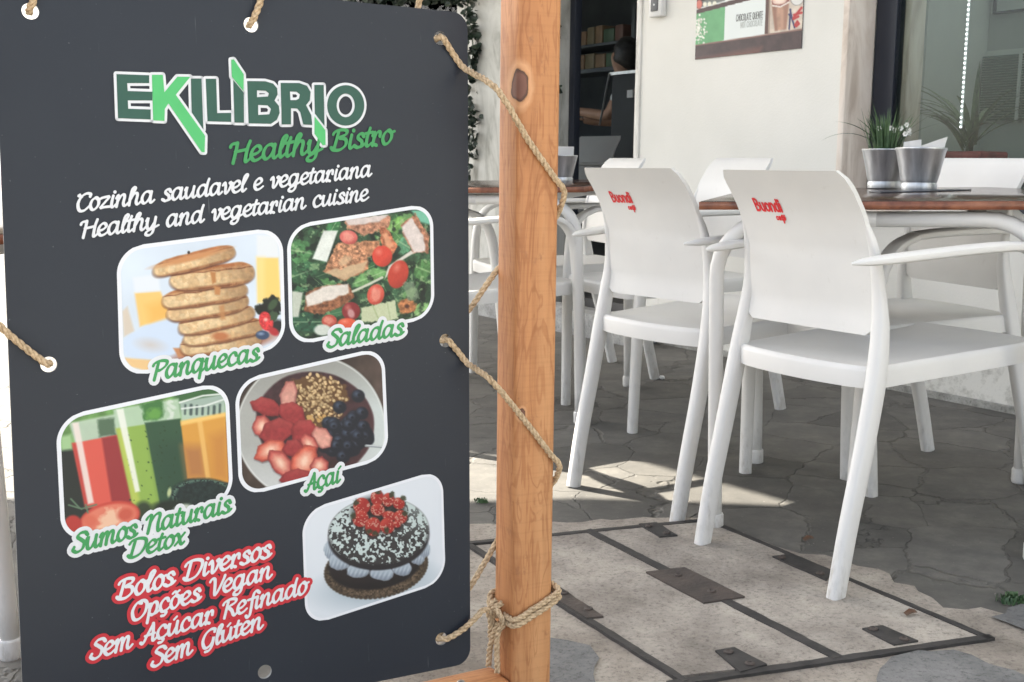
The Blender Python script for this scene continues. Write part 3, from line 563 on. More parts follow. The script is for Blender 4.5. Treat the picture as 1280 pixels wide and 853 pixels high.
# ------------------------------------------------------------------ CHAIRS (local: x right, y forward, origin between the rear feet)
PZ = [.40, .44, .50, .55, .66, .70, .74, .78, .80, .812, .82]; PY = [.095, .104, .112, .119, .109, .096, .079, .053, .039, .029, .022]; PW = [.19, .19, .185, .176, .168, .166, .1655, .165, .163, .159, .150]
def ip(z, T): return float(np.interp(z, PZ, T))
def back_pt(s, z, off=0):
    hw = ip(z, PW); y = ip(z, PY) - .009 * (1 - s * s) * min(1, (z - .45) / .2)
    return Vector((s * hw, y + off, z))
def make_chair():
    t = empty('armchair', (0, 0, 0), 'x', 'chair', 'white resin armchairs on the terrace')
    # backrest: curved panel with a rolled top edge and an arched lower edge
    bm = NB(); nx, nz = 24, 22; G = []
    zs = [.503 + (.82 - .503) * (k / nz) for k in range(nz + 1)]
    for face, off in ((0, -.006), (1, .006)):
        g = []
        for j in range(nz + 1):
            row = []
            for i in range(nx + 1):
                s = -1 + 2 * i / nx; z = zs[j]
                if j < 3: z += (.5 + .5 * abs(s) ** 6) * 0 + .028 * max(0, abs(s) - .82) ** 1.5 / .076 * (1 - j / 3)
                th = off * (1 if j < nz - 1 else (.7 if j == nz - 1 else .35))
                p = back_pt(s, z, th)
                if face == 0 and j > nz - 3: p.y -= .005 * (j - nz + 3) / 3
                row.append(bm.verts.new(p))
            g.append(row)
        G.append(g)
    for j in range(nz):
        for i in range(nx):
            a = G[0]; bm.faces.new((a[j][i], a[j][i + 1], a[j + 1][i + 1], a[j + 1][i]))
            a = G[1]; bm.faces.new((a[j][i], a[j + 1][i], a[j + 1][i + 1], a[j][i + 1]))
    for j in range(nz):
        for i in (0, nx): bm.faces.new((G[0][j][i], G[0][j + 1][i], G[1][j + 1][i], G[1][j][i]))
    for i in range(nx):
        for j in (0, nz): bm.faces.new((G[0][j][i], G[0][j][i + 1], G[1][j][i + 1], G[1][j][i]))
    fixn(bm); build('backrest', bm, m_plastic, t, 50)
    # seat: dished pan with a deep rim
    def outline(k, z, shrink):
        pts = []
        rear = [(-.190, .125), (-.182, .098), (-.14, .081), (-.07, .072), (0, .069), (.07, .072), (.14, .081), (.182, .098), (.190, .125)]
        right = [(.194, .2), (.202, .32), (.210, .44), (.213, .52), (.205, .565)]; front = [(.18, .588), (.1, .60), (0, .602), (-.1, .60), (-.18, .588)]
        left = [(-.205, .565), (-.213, .52), (-.210, .44), (-.202, .32), (-.194, .2)]
        for x, y in rear + right + front + left:
            cx, cy = 0, .33; dx, dy = x - cx, y - cy; L = math.hypot(dx, dy); f = max(0, L - shrink) / L; pts.append((cx + dx * f, cy + dy * f, z))
        return [Vector(p) for p in catmull(pts, 3, True)]
    bm = NB(); rings = []
    for sh_, z in ((.012, .413), (.0, .409), (0, .44), (.002, .447), (.008, .451), (.016, .449), (.03, .446), (.09, .443), (.16, .440)):
        rings.append([bm.verts.new(p - Vector((0, 0, .006 * (1 - (p.y - .07) / .5)))) for p in outline(0, z, sh_)])
    n = len(rings[0])
    for a, b_ in zip(rings, rings[1:]):
        for i in range(n): bm.faces.new((a[i], a[(i + 1) % n], b_[(i + 1) % n], b_[i]))
    c = bm.verts.new((0, .33, .436))
    for i in range(n): bm.faces.new((rings[-1][i], rings[-1][(i + 1) % n], c))
    und = [bm.verts.new(p) for p in outline(0, .434, .012)]
    for i in range(n): bm.faces.new((rings[0][i], rings[0][(i + 1) % n], und[(i + 1) % n], und[i]))
    bm.faces.new(und)
    fixn(bm); build('seat', bm, m_plastic, t, 45)
    for s in (-1, 1):
        # rear leg runs on up the side of the back
        P = [(s * .190, 0, 0), (s * .1905, .03, .14), (s * .1905, .066, .28), (s * .189, .094, .40), (s * .186, .106, .46), (s * .181, .115, .52), (s * .1735, .118, .58), (s * .168, .109, .66), (s * .164, .094, .705), (s * .158, .079, .74)]
        RR = [(.0155, .021), (.016, .0215), (.017, .022), (.018, .022), (.018, .021), (.017, .018), (.014, .014), (.0095, .011), (.006, .008), (.002, .003)]
        P2 = catmull(P, 4); R2 = [tuple(float(np.interp(i / 4, range(len(RR)), [r[k] for r in RR])) for k in (0, 1)) for i in range(len(P2))]; R2 = [(a * .9, b_ * .86) for a, b_ in R2]
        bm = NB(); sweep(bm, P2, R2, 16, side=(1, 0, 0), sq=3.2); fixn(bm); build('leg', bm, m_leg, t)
        P = [(s * .222, .585, 0), (s * .226, .578, .15), (s * .233, .568, .35), (s * .240, .556, .50), (s * .245, .54, .585), (s * .248, .505, .635), (s * .2495, .455, .657)]
        RR = [(.0155, .0155), (.016, .016), (.017, .017), (.0185, .0165), (.021, .014), (.0225, .0115), (.0225, .0100)]
        P2 = catmull(P, 5); R2 = [tuple(float(np.interp(i / 5, range(len(RR)), [r[k] for r in RR])) for k in (0, 1)) for i in range(len(P2))]
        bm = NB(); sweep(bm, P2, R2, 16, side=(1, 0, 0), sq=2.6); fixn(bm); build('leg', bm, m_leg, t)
        P = [(s * .196, .012, .651), (s * .204, .04, .653), (s * .214, .09, .655), (s * .226, .18, .658), (s * .239, .30, .661), (s * .247, .40, .661), (s * .2495, .46, .657)]
        RR = [(.002, .002), (.014, .007), (.021, .0095), (.0225, .010), (.0225, .0105), (.0225, .0105), (.022, .010)]
        P2 = catmull(P, 5); R2 = [tuple(float(np.interp(i / 5, range(len(RR)), [r[k] for r in RR])) for k in (0, 1)) for i in range(len(P2))]
        bm = NB(); sweep(bm, P2, R2, 16, side=(1, 0, 0), sq=2.6)
        # web under the arm joining it to the back
        web = [(s * .176, .108, .60), (s * .1765, .100, .655), (s * .212, .155, .652), (s * .196, .128, .632)]
        fixn(bm); build('arm', bm, m_plastic, t)
    return t, t
# ------------------------------------------------------------------ lettering engine: every letter is drawn as pen strokes
def ribbon(bm, pts, rad, place, z0, grad=.00005, closed=False):
    """flat pen stroke; pts 2-D, rad list; place(x, y, z) -> world"""
    n = len(pts); Ls, Rs = [], []
    def dirn(i):
        if closed: a, b = pts[(i - 1) % n], pts[(i + 1) % n]
        else: a, b = pts[max(i - 1, 0)], pts[min(i + 1, n - 1)]
        d = Vector((b[0] - a[0], b[1] - a[1])); return d.normalized() if d.length > 1e-9 else Vector((1, 0))
    for i in range(n):
        d = dirn(i); nn = Vector((-d.y, d.x)) * rad[i]; z = z0 + grad * i / max(1, n - 1)
        Ls.append(bm.verts.new(place(pts[i][0] + nn.x, pts[i][1] + nn.y, z))); Rs.append(bm.verts.new(place(pts[i][0] - nn.x, pts[i][1] - nn.y, z)))
    for i in range(n if closed else n - 1):
        j = (i + 1) % n; bm.faces.new((Ls[i], Rs[i], Rs[j], Ls[j]))
    if not closed:
        for i, sg, (A, B) in ((0, -1, (Ls[0], Rs[0])), (n - 1, 1, (Rs[-1], Ls[-1]))):
            d = dirn(i) * sg; nn = Vector((-d.y, d.x)); z = z0 + grad * i / max(1, n - 1); arc = []
            for k in range(1, 6):
                th = math.pi * k / 6; v = nn * math.cos(th) + d * math.sin(th); arc.append(bm.verts.new(place(pts[i][0] + v.x * rad[i], pts[i][1] + v.y * rad[i], z)))
            loop = [B if i == 0 else A] ;
            if i == 0: bm.faces.new([Rs[0]] + arc + [Ls[0]]) if False else bm.faces.new([Rs[0]] + arc + [Ls[0]])
            else: bm.faces.new([Ls[-1]] + arc + [Rs[-1]])
def S(*p): return list(p)
BOWL = [(.62, .84), (.45, 1.0), (.22, .93), (.07, .6), (.07, .25), (.2, .02), (.38, .1), (.56, .42), (.64, .8)]
TAIL = lambda x, y0=.98: [(x + .03, y0), (x - .02, .5), (x - .01, .12), (x + .1, .02), (x + .27, .22)]
GL = {
 'a': ([BOWL, TAIL(.64)], .9), 'c': ([[(.56, .76), (.5, .95), (.32, 1.0), (.12, .75), (.06, .38), (.2, .03), (.45, .05), (.7, .26)]], .68),
 'd': ([BOWL, [(.78, 1.75), (.7, 1.2), (.64, .5), (.65, .12), (.76, .02), (.92, .22)]], .9),
 'e': ([[(.08, .42), (.36, .5), (.55, .72), (.48, .96), (.3, 1.0), (.11, .75), (.06, .35), (.22, .03), (.46, .05), (.7, .26)]], .68),
 'f': ([[(.74, 1.55), (.62, 1.76), (.46, 1.6), (.36, .9), (.3, .1), (.22, -.5), (.08, -.62), (.0, -.45)], [(.05, .92), (.62, .98)]], .56),
 'g': ([BOWL, [(.68, .98), (.62, .35), (.54, -.35), (.34, -.62), (.1, -.52), (.14, -.25), (.45, -.02), (.92, .25)]], .9),
 'h': ([[(.06, .5), (.3, 1.1), (.4, 1.6), (.3, 1.75), (.2, 1.5), (.12, .8), (.06, 0)], [(.1, .42), (.3, .88), (.5, .98), (.57, .75), (.52, .3), (.58, .04), (.7, .04), (.86, .24)]], .85),
 'i': ([[(.16, .98), (.1, .5), (.1, .12), (.2, .02), (.38, .22)], [(.24, 1.42), (.25, 1.46)]], .37), 'I': ([[(.16, .98), (.1, .5), (.1, .12), (.2, .02), (.38, .22)]], .37),
 'l': ([[(.04, .4), (.3, 1.1), (.4, 1.6), (.3, 1.76), (.18, 1.45), (.08, .6), (.1, .12), (.2, .02), (.38, .22)]], .37),
 'm': ([[(.0, .72), (.12, .98), (.12, .6), (.06, 0)], [(.1, .42), (.27, .88), (.42, .98), (.45, .72), (.4, 0)], [(.43, .42), (.6, .88), (.76, .98), (.82, .75), (.77, .3), (.82, .04), (.94, .04), (1.1, .24)]], 1.08),
 'n': ([[(.0, .72), (.12, .98), (.12, .6), (.06, 0)], [(.1, .42), (.3, .88), (.48, .98), (.55, .75), (.5, .3), (.56, .04), (.68, .04), (.84, .24)]], .83),
 'o': ([[(.34, 1.0), (.14, .8), (.05, .4), (.17, .03), (.38, .04), (.56, .35), (.56, .75), (.42, .98), (.36, 1.0)], [(.42, .92), (.56, .82), (.74, .88)]], .68),
 'p': ([[(.0, .72), (.14, .98), (.12, .4), (.02, -.62)], [(.1, .42), (.28, .88), (.48, .98), (.6, .75), (.55, .3), (.36, .02), (.16, .1)], [(.36, .04), (.6, .1), (.74, .24)]], .74),
 'q': ([BOWL, [(.68, .98), (.62, .3), (.54, -.62)], [(.56, .0), (.72, .06), (.88, .24)]], .86),
 'r': ([[(.0, .72), (.13, .98), (.12, .6), (.06, 0)], [(.1, .42), (.22, .82), (.36, .98), (.47, .9), (.47, .62)], [(.06, .0), (.16, .06), (.3, .0)]], .62),
 's': ([[(.52, .78), (.42, .98), (.22, .92), (.2, .68), (.42, .42), (.42, .12), (.22, 0), (.02, .14)], [(.3, .02), (.5, .08), (.64, .24)]], .62),
 't': ([[(.26, 1.5), (.16, .9), (.1, .4), (.12, .1), (.22, .02), (.42, .22)], [(.0, .95), (.44, 1.0)]], .42),
 'u': ([[(.0, .72), (.12, .98), (.08, .4), (.16, .03), (.36, .1), (.54, .5)], TAIL(.6)], .86),
 'v': ([[(.0, .75), (.14, .98), (.22, .6), (.22, .15), (.32, .02), (.5, .35), (.6, .75), (.54, .98), (.5, .88), (.72, .86)]], .68),
 'x': ([[(.0, .82), (.12, .97), (.24, .75), (.36, .2), (.48, .03), (.62, .2)], [(.6, .95), (.4, .65), (.2, .3), (.02, .05)]], .64),
 'y': ([[(.0, .72), (.12, .98), (.08, .4), (.16, .03), (.36, .1), (.56, .5)], [(.64, .98), (.58, .35), (.5, -.35), (.3, -.62), (.06, -.52), (.1, -.25), (.4, -.02), (.88, .25)]], .86),
 'z': ([[(.06, .9), (.3, .95), (.56, .93), (.3, .5), (.04, .08), (.3, .1), (.62, .1)]], .66),
 'H': ([[(.32, 1.6), (.26, .8), (.16, .0)], [(1.0, 1.64), (.88, .9), (.82, .12), (.92, .02), (1.08, .2)], [(.22, .78), (.88, .86)], [(-.06, 1.2), (.02, 1.5), (.32, 1.58)]], 1.06),
 'B': ([[(.34, 1.5), (.26, .8), (.14, .04)], [(.02, 1.25), (.14, 1.55), (.5, 1.68), (.82, 1.5), (.76, 1.08), (.4, .88), (.78, .72), (.82, .3), (.5, .0), (.14, .04), (.0, .2)]], .98),
 'C': ([[(.86, 1.2), (.88, 1.52), (.62, 1.66), (.3, 1.3), (.12, .65), (.24, .08), (.55, .02), (.88, .36)], [(.3, 1.35), (.12, 1.5), (.2, 1.64)]], .88),
 'P': ([[(.34, 1.5), (.26, .8), (.14, 0)], [(.0, 1.2), (.12, 1.52), (.5, 1.68), (.88, 1.5), (.84, 1.0), (.5, .72), (.3, .76)]], .86),
 'S': ([[(.86, 1.3), (.72, 1.62), (.42, 1.62), (.28, 1.25), (.5, .9), (.7, .6), (.6, .15), (.28, .0), (.04, .22), (.1, .45)]], .82),
 'N': ([[(.0, 1.2), (.12, 1.5), (.3, 1.62), (.28, 1.0), (.14, 0)], [(.24, .75), (.5, 1.4), (.76, 1.64), (.88, 1.35), (.78, .6), (.8, .1), (.9, .02), (1.06, .22)]], 1.04),
 'D': ([[(.34, 1.5), (.26, .8), (.14, .04)], [(.0, 1.2), (.14, 1.55), (.56, 1.68), (.98, 1.4), (1.02, .8), (.76, .2), (.4, .0), (.14, .04), (.0, .2)]], 1.1),
 'A': ([[(.0, .1), (.14, .02), (.34, .5), (.72, 1.62)], [(.72, 1.62), (.74, .9), (.74, .14), (.84, .02), (1.0, .2)], [(.24, .55), (.84, .6)]], .98),
 'O': ([[(.6, 1.64), (.3, 1.4), (.1, .75), (.22, .1), (.55, .02), (.88, .4), (.98, 1.05), (.84, 1.52), (.6, 1.64), (.5, 1.5), (.62, 1.36)]], 1.04),
 'V': ([[(.0, 1.3), (.12, 1.6), (.3, 1.5), (.34, .9), (.34, .2), (.42, .03), (.66, .5), (.9, 1.2), (.98, 1.64)]], .88),
 'R': ([[(.34, 1.5), (.26, .8), (.14, 0)], [(.0, 1.2), (.12, 1.52), (.5, 1.68), (.84, 1.5), (.8, 1.1), (.4, .84), (.6, .5), (.74, .1), (.86, .02), (1.0, .2)]], .96),
 'G': ([[(.86, 1.2), (.88, 1.52), (.62, 1.66), (.3, 1.3), (.12, .65), (.24, .08), (.5, .04), (.74, .35), (.82, .75), (.74, .1), (.56, -.3), (.3, -.34)]], .96),
}
CED = [(.36, -.02), (.44, -.18), (.36, -.38), (.16, -.38)]; ACU = [(.38, 1.28), (.56, 1.58)]; TIL = [(.12, 1.3), (.24, 1.46), (.4, 1.36), (.56, 1.5)]
GL['ç'] = (GL['c'][0] + [CED], GL['c'][1]); GL['õ'] = (GL['o'][0] + [TIL], GL['o'][1]); GL['ú'] = (GL['u'][0] + [ACU], GL['u'][1]); GL['í'] = (GL['I'][0] + [[(.2, 1.28), (.38, 1.58)]], GL['I'][1])
SL = .20
def YS(y): return 1 + (y - 1) * .66 if y > 1 else (y * .85 if y < 0 else y)
def text_strokes(txt):
    x = 0; out = []
    for ch in txt:
        if ch == ' ': x += .55; continue
        st_, adv = GL[ch]
        for s in st_: out.append([(x + p[0] + SL * YS(p[1]), YS(p[1])) for p in s])
        x += adv
    return out, x
def script(bm, txt, a, b, cap, place, z0, extra=0.0, weight=1.0):
    """write txt from board point a to b (baseline), capital height cap; extra = outline growth in metres"""
    st_, wid = text_strokes(txt); a, b = Vector(a), Vector(b); d = b - a; L = d.length; d = d / L; nrm = Vector((-d.y, d.x)); sx = L / (wid + .1); sy = cap / 1.42
    for k, s in enumerate(st_):
        pts = catmull([(p[0], p[1], 0) for p in s], 5); pts = [(p.x * sx, p.y * sy) for p in pts]
        if len(s) == 2 and abs(s[0][0] - s[1][0]) < .05 and abs(s[0][1] - s[1][1]) < .06: rad0 = 1.35
        else: rad0 = 1.0
        rad = []
        for i in range(len(pts)):
            p, q = pts[max(i - 1, 0)], pts[min(i + 1, len(pts) - 1)]; th = math.atan2(q[1] - p[1], q[0] - p[0])
            rad.append(((.070 + .066 * abs(math.sin(th - .55)) ** 1.3) * rad0 * weight) * (sx + sy) / 2 + extra)
        ribbon(bm, [(a.x + d.x * p[0] + nrm.x * p[1], a.y + d.y * p[0] + nrm.y * p[1]) for p in pts], rad, place, z0 + (k % 6) * .00006)
# sans strokes for the red name on the chair backs (condensed)
SANS = {'B': ([[(.1, 0), (.1, 1.5)], [(.1, 1.5), (.35, 1.48), (.46, 1.2), (.36, .85), (.12, .8)], [(.36, .8), (.52, .5), (.42, .06), (.1, 0)]], .62),
 'u': ([[(.1, 1.0), (.1, .3), (.2, .04), (.36, .04), (.44, .3)], [(.44, 1.0), (.44, 0)]], .56), 'o': ([[(.27, 1.0), (.1, .8), (.1, .22), (.27, .02), (.44, .22), (.44, .8), (.27, 1.0)]], .56),
 'n': ([[(.1, 0), (.1, 1.0)], [(.1, .7), (.2, .97), (.36, .97), (.44, .7), (.44, 0)]], .56), 'd': ([[(.44, 1.5), (.44, 0)], [(.44, .75), (.3, 1.0), (.12, .8), (.1, .25), (.24, .02), (.44, .2)]], .56),
 'i': ([[(.1, 1.0), (.1, 0)], [(.1, 1.36), (.1, 1.46)]], .3), 'c': ([[(.42, .8), (.27, 1.0), (.1, .8), (.1, .22), (.27, .02), (.42, .22)]], .5), 'a': ([[(.12, .85), (.3, 1.0), (.44, .75), (.44, 0)], [(.44, .55), (.2, .5), (.1, .25), (.24, .02), (.44, .2)]], .56),
 'f': ([[(.4, 1.45), (.24, 1.4), (.2, 1.1), (.2, 0)], [(.05, .95), (.4, .95)]], .42), 'é': ([[(.1, .5), (.44, .5), (.42, .85), (.27, 1.0), (.1, .75), (.1, .25), (.27, .02), (.44, .2)], [(.24, 1.25), (.38, 1.5)]], .56),
 'C': ([[(.45, 1.2), (.28, 1.5), (.1, 1.2), (.1, .3), (.28, 0), (.45, .3)]], .56), 'H': ([[(.1, 0), (.1, 1.5)], [(.45, 0), (.45, 1.5)], [(.1, .75), (.45, .75)]], .58), 'O': ([[(.28, 1.5), (.1, 1.2), (.1, .3), (.28, 0), (.46, .3), (.46, 1.2), (.28, 1.5)]], .58),
 'L': ([[(.1, 1.5), (.1, 0)], [(.1, 0), (.4, 0)]], .46), 'A': ([[(.05, 0), (.27, 1.5)], [(.27, 1.5), (.49, 0)], [(.13, .45), (.41, .45)]], .56), 'T': ([[(.0, 1.5), (.46, 1.5)], [(.23, 1.5), (.23, 0)]], .5), 'E': ([[(.1, 0), (.1, 1.5)], [(.1, 1.5), (.42, 1.5)], [(.1, .77), (.38, .77)], [(.1, 0), (.42, 0)]], .5),
 'Q': ([[(.28, 1.5), (.1, 1.2), (.1, .3), (.28, 0), (.46, .3), (.46, 1.2), (.28, 1.5)], [(.3, .25), (.5, -.12)]], .58), 'U': ([[(.1, 1.5), (.1, .3), (.28, 0), (.46, .3), (.46, 1.5)]], .58), 'N': ([[(.1, 0), (.1, 1.5)], [(.1, 1.5), (.46, 0)], [(.46, 0), (.46, 1.5)]], .58)}
def sans(bm, txt, a, b, hgt, place, z0, wt=.11):
    x = 0; out = []
    for ch in txt:
        if ch == ' ': x += .32; continue
        st_, adv = SANS[ch]; out += [[(x + p[0], p[1]) for p in s] for s in st_]; x += adv
    a, b = Vector(a), Vector(b); d = b - a; L = d.length; d /= L; n = Vector((-d.y, d.x)); sx = L / x; sy = hgt / 1.5
    for k, s in enumerate(out):
        pts = catmull([(p[0], p[1], 0) for p in s], 4) if len(s) > 2 else [Vector((*p, 0)) for p in s]; pts = [(p.x * sx, p.y * sy) for p in pts]
        ribbon(bm, [(a.x + d.x * p[0] + n.x * p[1], a.y + d.y * p[0] + n.y * p[1]) for p in pts], [wt * sx * .82] * len(pts), place, z0 + (k % 5) * .00005)
chair, _ = make_chair()
def chair_place(x, z, off):                       # x, z on the back's outer face
    s = x / ip(z, PW); p = back_pt(s, z, -.0066 - off); return p
bm = NB(); sans(bm, 'Buondi', (-.106, .736), (-.026, .736), .0235, chair_place, .0004, .125)
sans(bm, 'café', (-.053, .7185), (-.026, .7185), .0098, chair_place, .0004, .15); 
ribbon(bm, [(-.0335, .7185), (-.0335, .713)], [.0022, .0022], chair_place, .0004)
build('lettering', bm, m_red_print, chair, 0)
def put_chair(t, x, y, yaw, face, label, dz=0):
    a = WY + yaw; ax = (math.cos(a) * face, math.sin(a) * face); t.matrix_world = frame_matrix((x, y), ax, None)
    if dz: t.location.z = dz; t.rotation_euler = (0, 0, math.atan2(ax[1], ax[0]))
    t['label'] = label; return t
seats = [(.5247, 2.2932, -.0114, 1, 'nearest white armchair in front of the bucket table, red lettering on its back', 0),
 (.2772, 2.7727, .06, 1, 'white armchair right of the timber post, back towards us with red lettering', 0),
 (.8099, 3.928, -.1476, -1, 'white armchair against the white wall, its back top showing between the two lettered chairs', 0),
 (.4745, 4.4719, -.2329, -1, 'white armchair in front of the doorway, its back just above the lettered chair', 0),
 (1.254, 3.031, -.2, -1, 'white armchair facing us behind the buckets, in front of the window', 0),
 (-.38, 3.53, 0, 1, 'white armchair half hidden behind the timber post and the sign board', 0)]
for i, s in enumerate(seats): put_chair(chair if i == 0 else copy_tree(chair), *s)
put_chair(copy_tree(chair), .50, 6.62, .15, -1, 'grey looking armchair inside the dark shop beyond the doorway', .25)
# ------------------------------------------------------------------ BUCKETS and things on the tables
def bucket(x, y, label, paper, sc=1.0):
    z = gz(x, y) + TH + .0008; t = empty('metal_bucket', (x, y, z), label, 'bucket', 'small galvanised buckets on the tables'); t.scale = (sc,) * 3
    bm = NB(); pr = [(.0, .002), (.034, .002), (.0385, .0), (.0395, .004), (.0395, .014), (.0378, .017), (.039, .020), (.0405, .024), (.0545, .088), (.0565, .0905), (.057, .093), (.0555, .095), (.0535, .0935), (.0395, .026), (.037, .012), (.0, .012)]
    lathe(bm, pr, 40); fixn(bm); build('body', bm, m_galv, t, 40); return t
bR = bucket(.985, 2.842, 'galvanised bucket of white paper napkins on the near table', True, 1.07)
bL = bucket(.945, 2.985, 'galvanised bucket with grassy white flowering plant, left of the napkin bucket', False, 1.04)
bF = bucket(.165, 4.02, 'galvanised bucket of white paper on the farther table beside the timber post', True, .95)
def napkins(b, label, quads):
    o = empty('paper_napkins', b.location, label, 'napkins', None); bm = NB()
    for q in quads:
        vs_ = [Vector(p) for p in q]; n = 5; g = []
        for i in range(n):
            for j in range(n):
                a = vs_[0].lerp(vs_[1], i / 4).lerp(vs_[3].lerp(vs_[2], i / 4), j / 4); a.y += .004 * math.sin(i * 1.3 + j); g.append(bm.verts.new(a))
        for i in range(4):
            for j in range(4): bm.faces.new((g[i * 5 + j], g[i * 5 + 5 + j], g[i * 5 + 6 + j], g[i * 5 + j + 1]))
    bmesh.ops.solidify(bm, geom=bm.faces[:], thickness=.0012); build('sheet', bm, m_paper, o, 40); o.scale = b.scale; return o
napkins(bR, 'white folded paper napkins sticking up out of the near bucket', [((-.042, -.01, .05), (.0, -.02, .05), (-.006, -.016, .113), (-.044, -.008, .107)), ((-.01, -.012, .05), (.045, -.006, .06), (.058, -.002, .120), (-.006, -.012, .099)), ((-.03, .012, .05), (.03, .016, .05), (.036, .016, .10), (-.034, .014, .098))])
napkins(bF, 'white paper stack in the bucket on the farther table', [((-.04, -.02, .05), (.04, -.02, .05), (.041, -.022, .122), (-.041, -.02, .122)), ((-.04, .0, .05), (.04, .0, .05), (.042, .0, .126), (-.042, .0, .126)), ((-.04, .02, .05), (.04, .02, .05), (.041, .02, .124), (-.041, .022, .124)), ((-.041, -.02, .1225), (.041, -.02, .1225), (.041, .02, .1245), (-.041, .02, .1245))])
fl = empty('flowering_plant', bL.location, 'grassy green plant with small white flowers growing in the left bucket', 'plant')
bm = NB(); rr = random.Random(12)
for k in range(95):
    a = rr.uniform(0, 6.28); r = rr.uniform(0, .04); ti = rr.uniform(.0, .45); d = Vector((math.cos(a) * ti, math.sin(a) * ti, 1))
    blade(bm, Vector((r * math.cos(a), r * math.sin(a), .085)), d, rr.uniform(.06, .125), .0055, rr.uniform(.1, .9), 6, rr)
for dx, L, dr in ((-1.0, .20, 1.5), (-.8, .18, 1.1), (-.6, .13, .8), (.9, .16, .8), (.7, .17, .7), (-.35, .14, .2)):
    blade(bm, (0, 0, .085), (dx, -.2, 1), L, .007, dr, 9, rr)
build('foliage', bm, m_leaf, fl, 0)
bm = NB(); bs = NB()
for x, y, z in ((.012, -.02, .145), (.028, -.02, .150), (.044, -.015, .159), (.048, -.02, .146), (.036, -.03, .136), (-.028, -.02, .149), (.053, -.01, .138), (.0, -.03, .150)):
    p = Vector((x, y, z)); sweep(bs, [Vector((x * .3, y * .3, .085)), Vector((x * .7, y * .7, .12)), p], .0012, 5)
    for k in range(6):
        a = k * 1.047; d = Vector((math.cos(a), -.35, math.sin(a))); q = p + d * .0075; s = Vector((-math.sin(a), 0, math.cos(a))) * .0032
        bm.faces.new([bm.verts.new(v) for v in (p, q * .55 + p * .45 - s, q, q * .55 + p * .45 + s)])
build('flower', bm, m_petal, fl, 0); build('stem', bs, m_stem, fl)
# thin dark menu lying on the near table
bm = NB(); add_box(bm, (-.115, -.03, 0), (.115, .03, .0022), .0006); o = build('menu_card', bm, m_navy); x, y = .965, 2.775; o.matrix_world = frame_matrix((x, y), (.985, .17), None); o.location.z = gz(x, y) + TH + .0008
tag(o, 'thin dark menu card lying flat in front of the buckets', 'menu')
# ------------------------------------------------------------------ SIGN BOARD
BL_ = Vector((-.60367, 1.35749, .15123)); BE = Vector((.874634, .484530, -.015671)); BU = Vector((-.011482, .053020, .998527)); BN = Vector((.484648, -.873166, .051937))
BWID, BHGT = .6243, .9606
board = bpy.data.objects.new('menu_board', None); COL.objects.link(board)
board.matrix_world = Matrix(((BE.x, BU.x, BN.x, BL_.x), (BE.y, BU.y, BN.y, BL_.y), (BE.z, BU.z, BN.z, BL_.z), (0, 0, 0, 1)))
tag(board, 'dark menu board with green logo, script lettering and food pictures, roped to a timber frame', 'sign board')
def bplace(s, t, z): return Vector((s, t, z))
m_board, t_, b_ = mat_new('charcoal_print_panel'); tc = N(t_, 'ShaderNodeTexCoord'); n1 = N(t_, 'ShaderNodeTexNoise', Scale=5, Detail=6); t_.links.new(tc.outputs['Object'], n1.inputs['Vector'])
rp = ramp(t_, [(.3, (.0135, .0185, .0285)), (.7, (.0175, .0232, .0345))]); t_.links.new(n1.outputs[0], rp.inputs[0]); b_.inputs['Roughness'].default_value = .42; b_.inputs['Specular IOR Level'].default_value = .36
du = N(t_, 'ShaderNodeTexNoise', Scale=240, Detail=2); t_.links.new(tc.outputs['Object'], du.inputs['Vector']); dr_ = ramp(t_, [(.735, (0, 0, 0)), (.78, (.5, .5, .5))]); t_.links.new(du.outputs[0], dr_.inputs[0])
sm_ = N(t_, 'ShaderNodeMapping'); sm_.inputs['Scale'].default_value = (1, .06, 1); sm_.inputs['Rotation'].default_value = (0, 0, .5); t_.links.new(tc.outputs['Object'], sm_.inputs[0]); sc_ = N(t_, 'ShaderNodeTexNoise', Scale=190, Detail=2); t_.links.new(sm_.outputs[0], sc_.inputs['Vector']); sr_ = ramp(t_, [(.74, (0, 0, 0)), (.80, (.35, .35, .35))]); t_.links.new(sc_.outputs[0], sr_.inputs[0])
ad_ = N(t_, 'ShaderNodeMix', data_type='RGBA', blend_type='ADD'); ad_.inputs[0].default_value = 1; t_.links.new(dr_.outputs[0], ad_.inputs[6]); t_.links.new(sr_.outputs[0], ad_.inputs[7])
dm_ = N(t_, 'ShaderNodeMix', data_type='RGBA'); dm_.inputs[7].default_value = (.20, .21, .22, 1); t_.links.new(ad_.outputs[2], dm_.inputs[0]); t_.links.new(rp.outputs[0], dm_.inputs[6]); t_.links.new(dm_.outputs[2], b_.inputs['Base Color'])
n2 = N(t_, 'ShaderNodeTexNoise', Scale=180, Detail=3); t_.links.new(tc.outputs['Object'], n2.inputs['Vector']); mr = N(t_, 'ShaderNodeMapRange'); mr.inputs[3].default_value = .38; mr.inputs[4].default_value = .52; t_.links.new(n1.outputs[0], mr.inputs[0]); t_.links.new(mr.outputs[0], b_.inputs['Roughness'])
bp = N(t_, 'ShaderNodeBump', Strength=.06, Distance=.001); t_.links.new(n2.outputs[0], bp.inputs['Height']); t_.links.new(bp.outputs[0], b_.inputs['Normal'])
m_bedge = flat('pale_board_edge', (.16, .17, .18), .6)
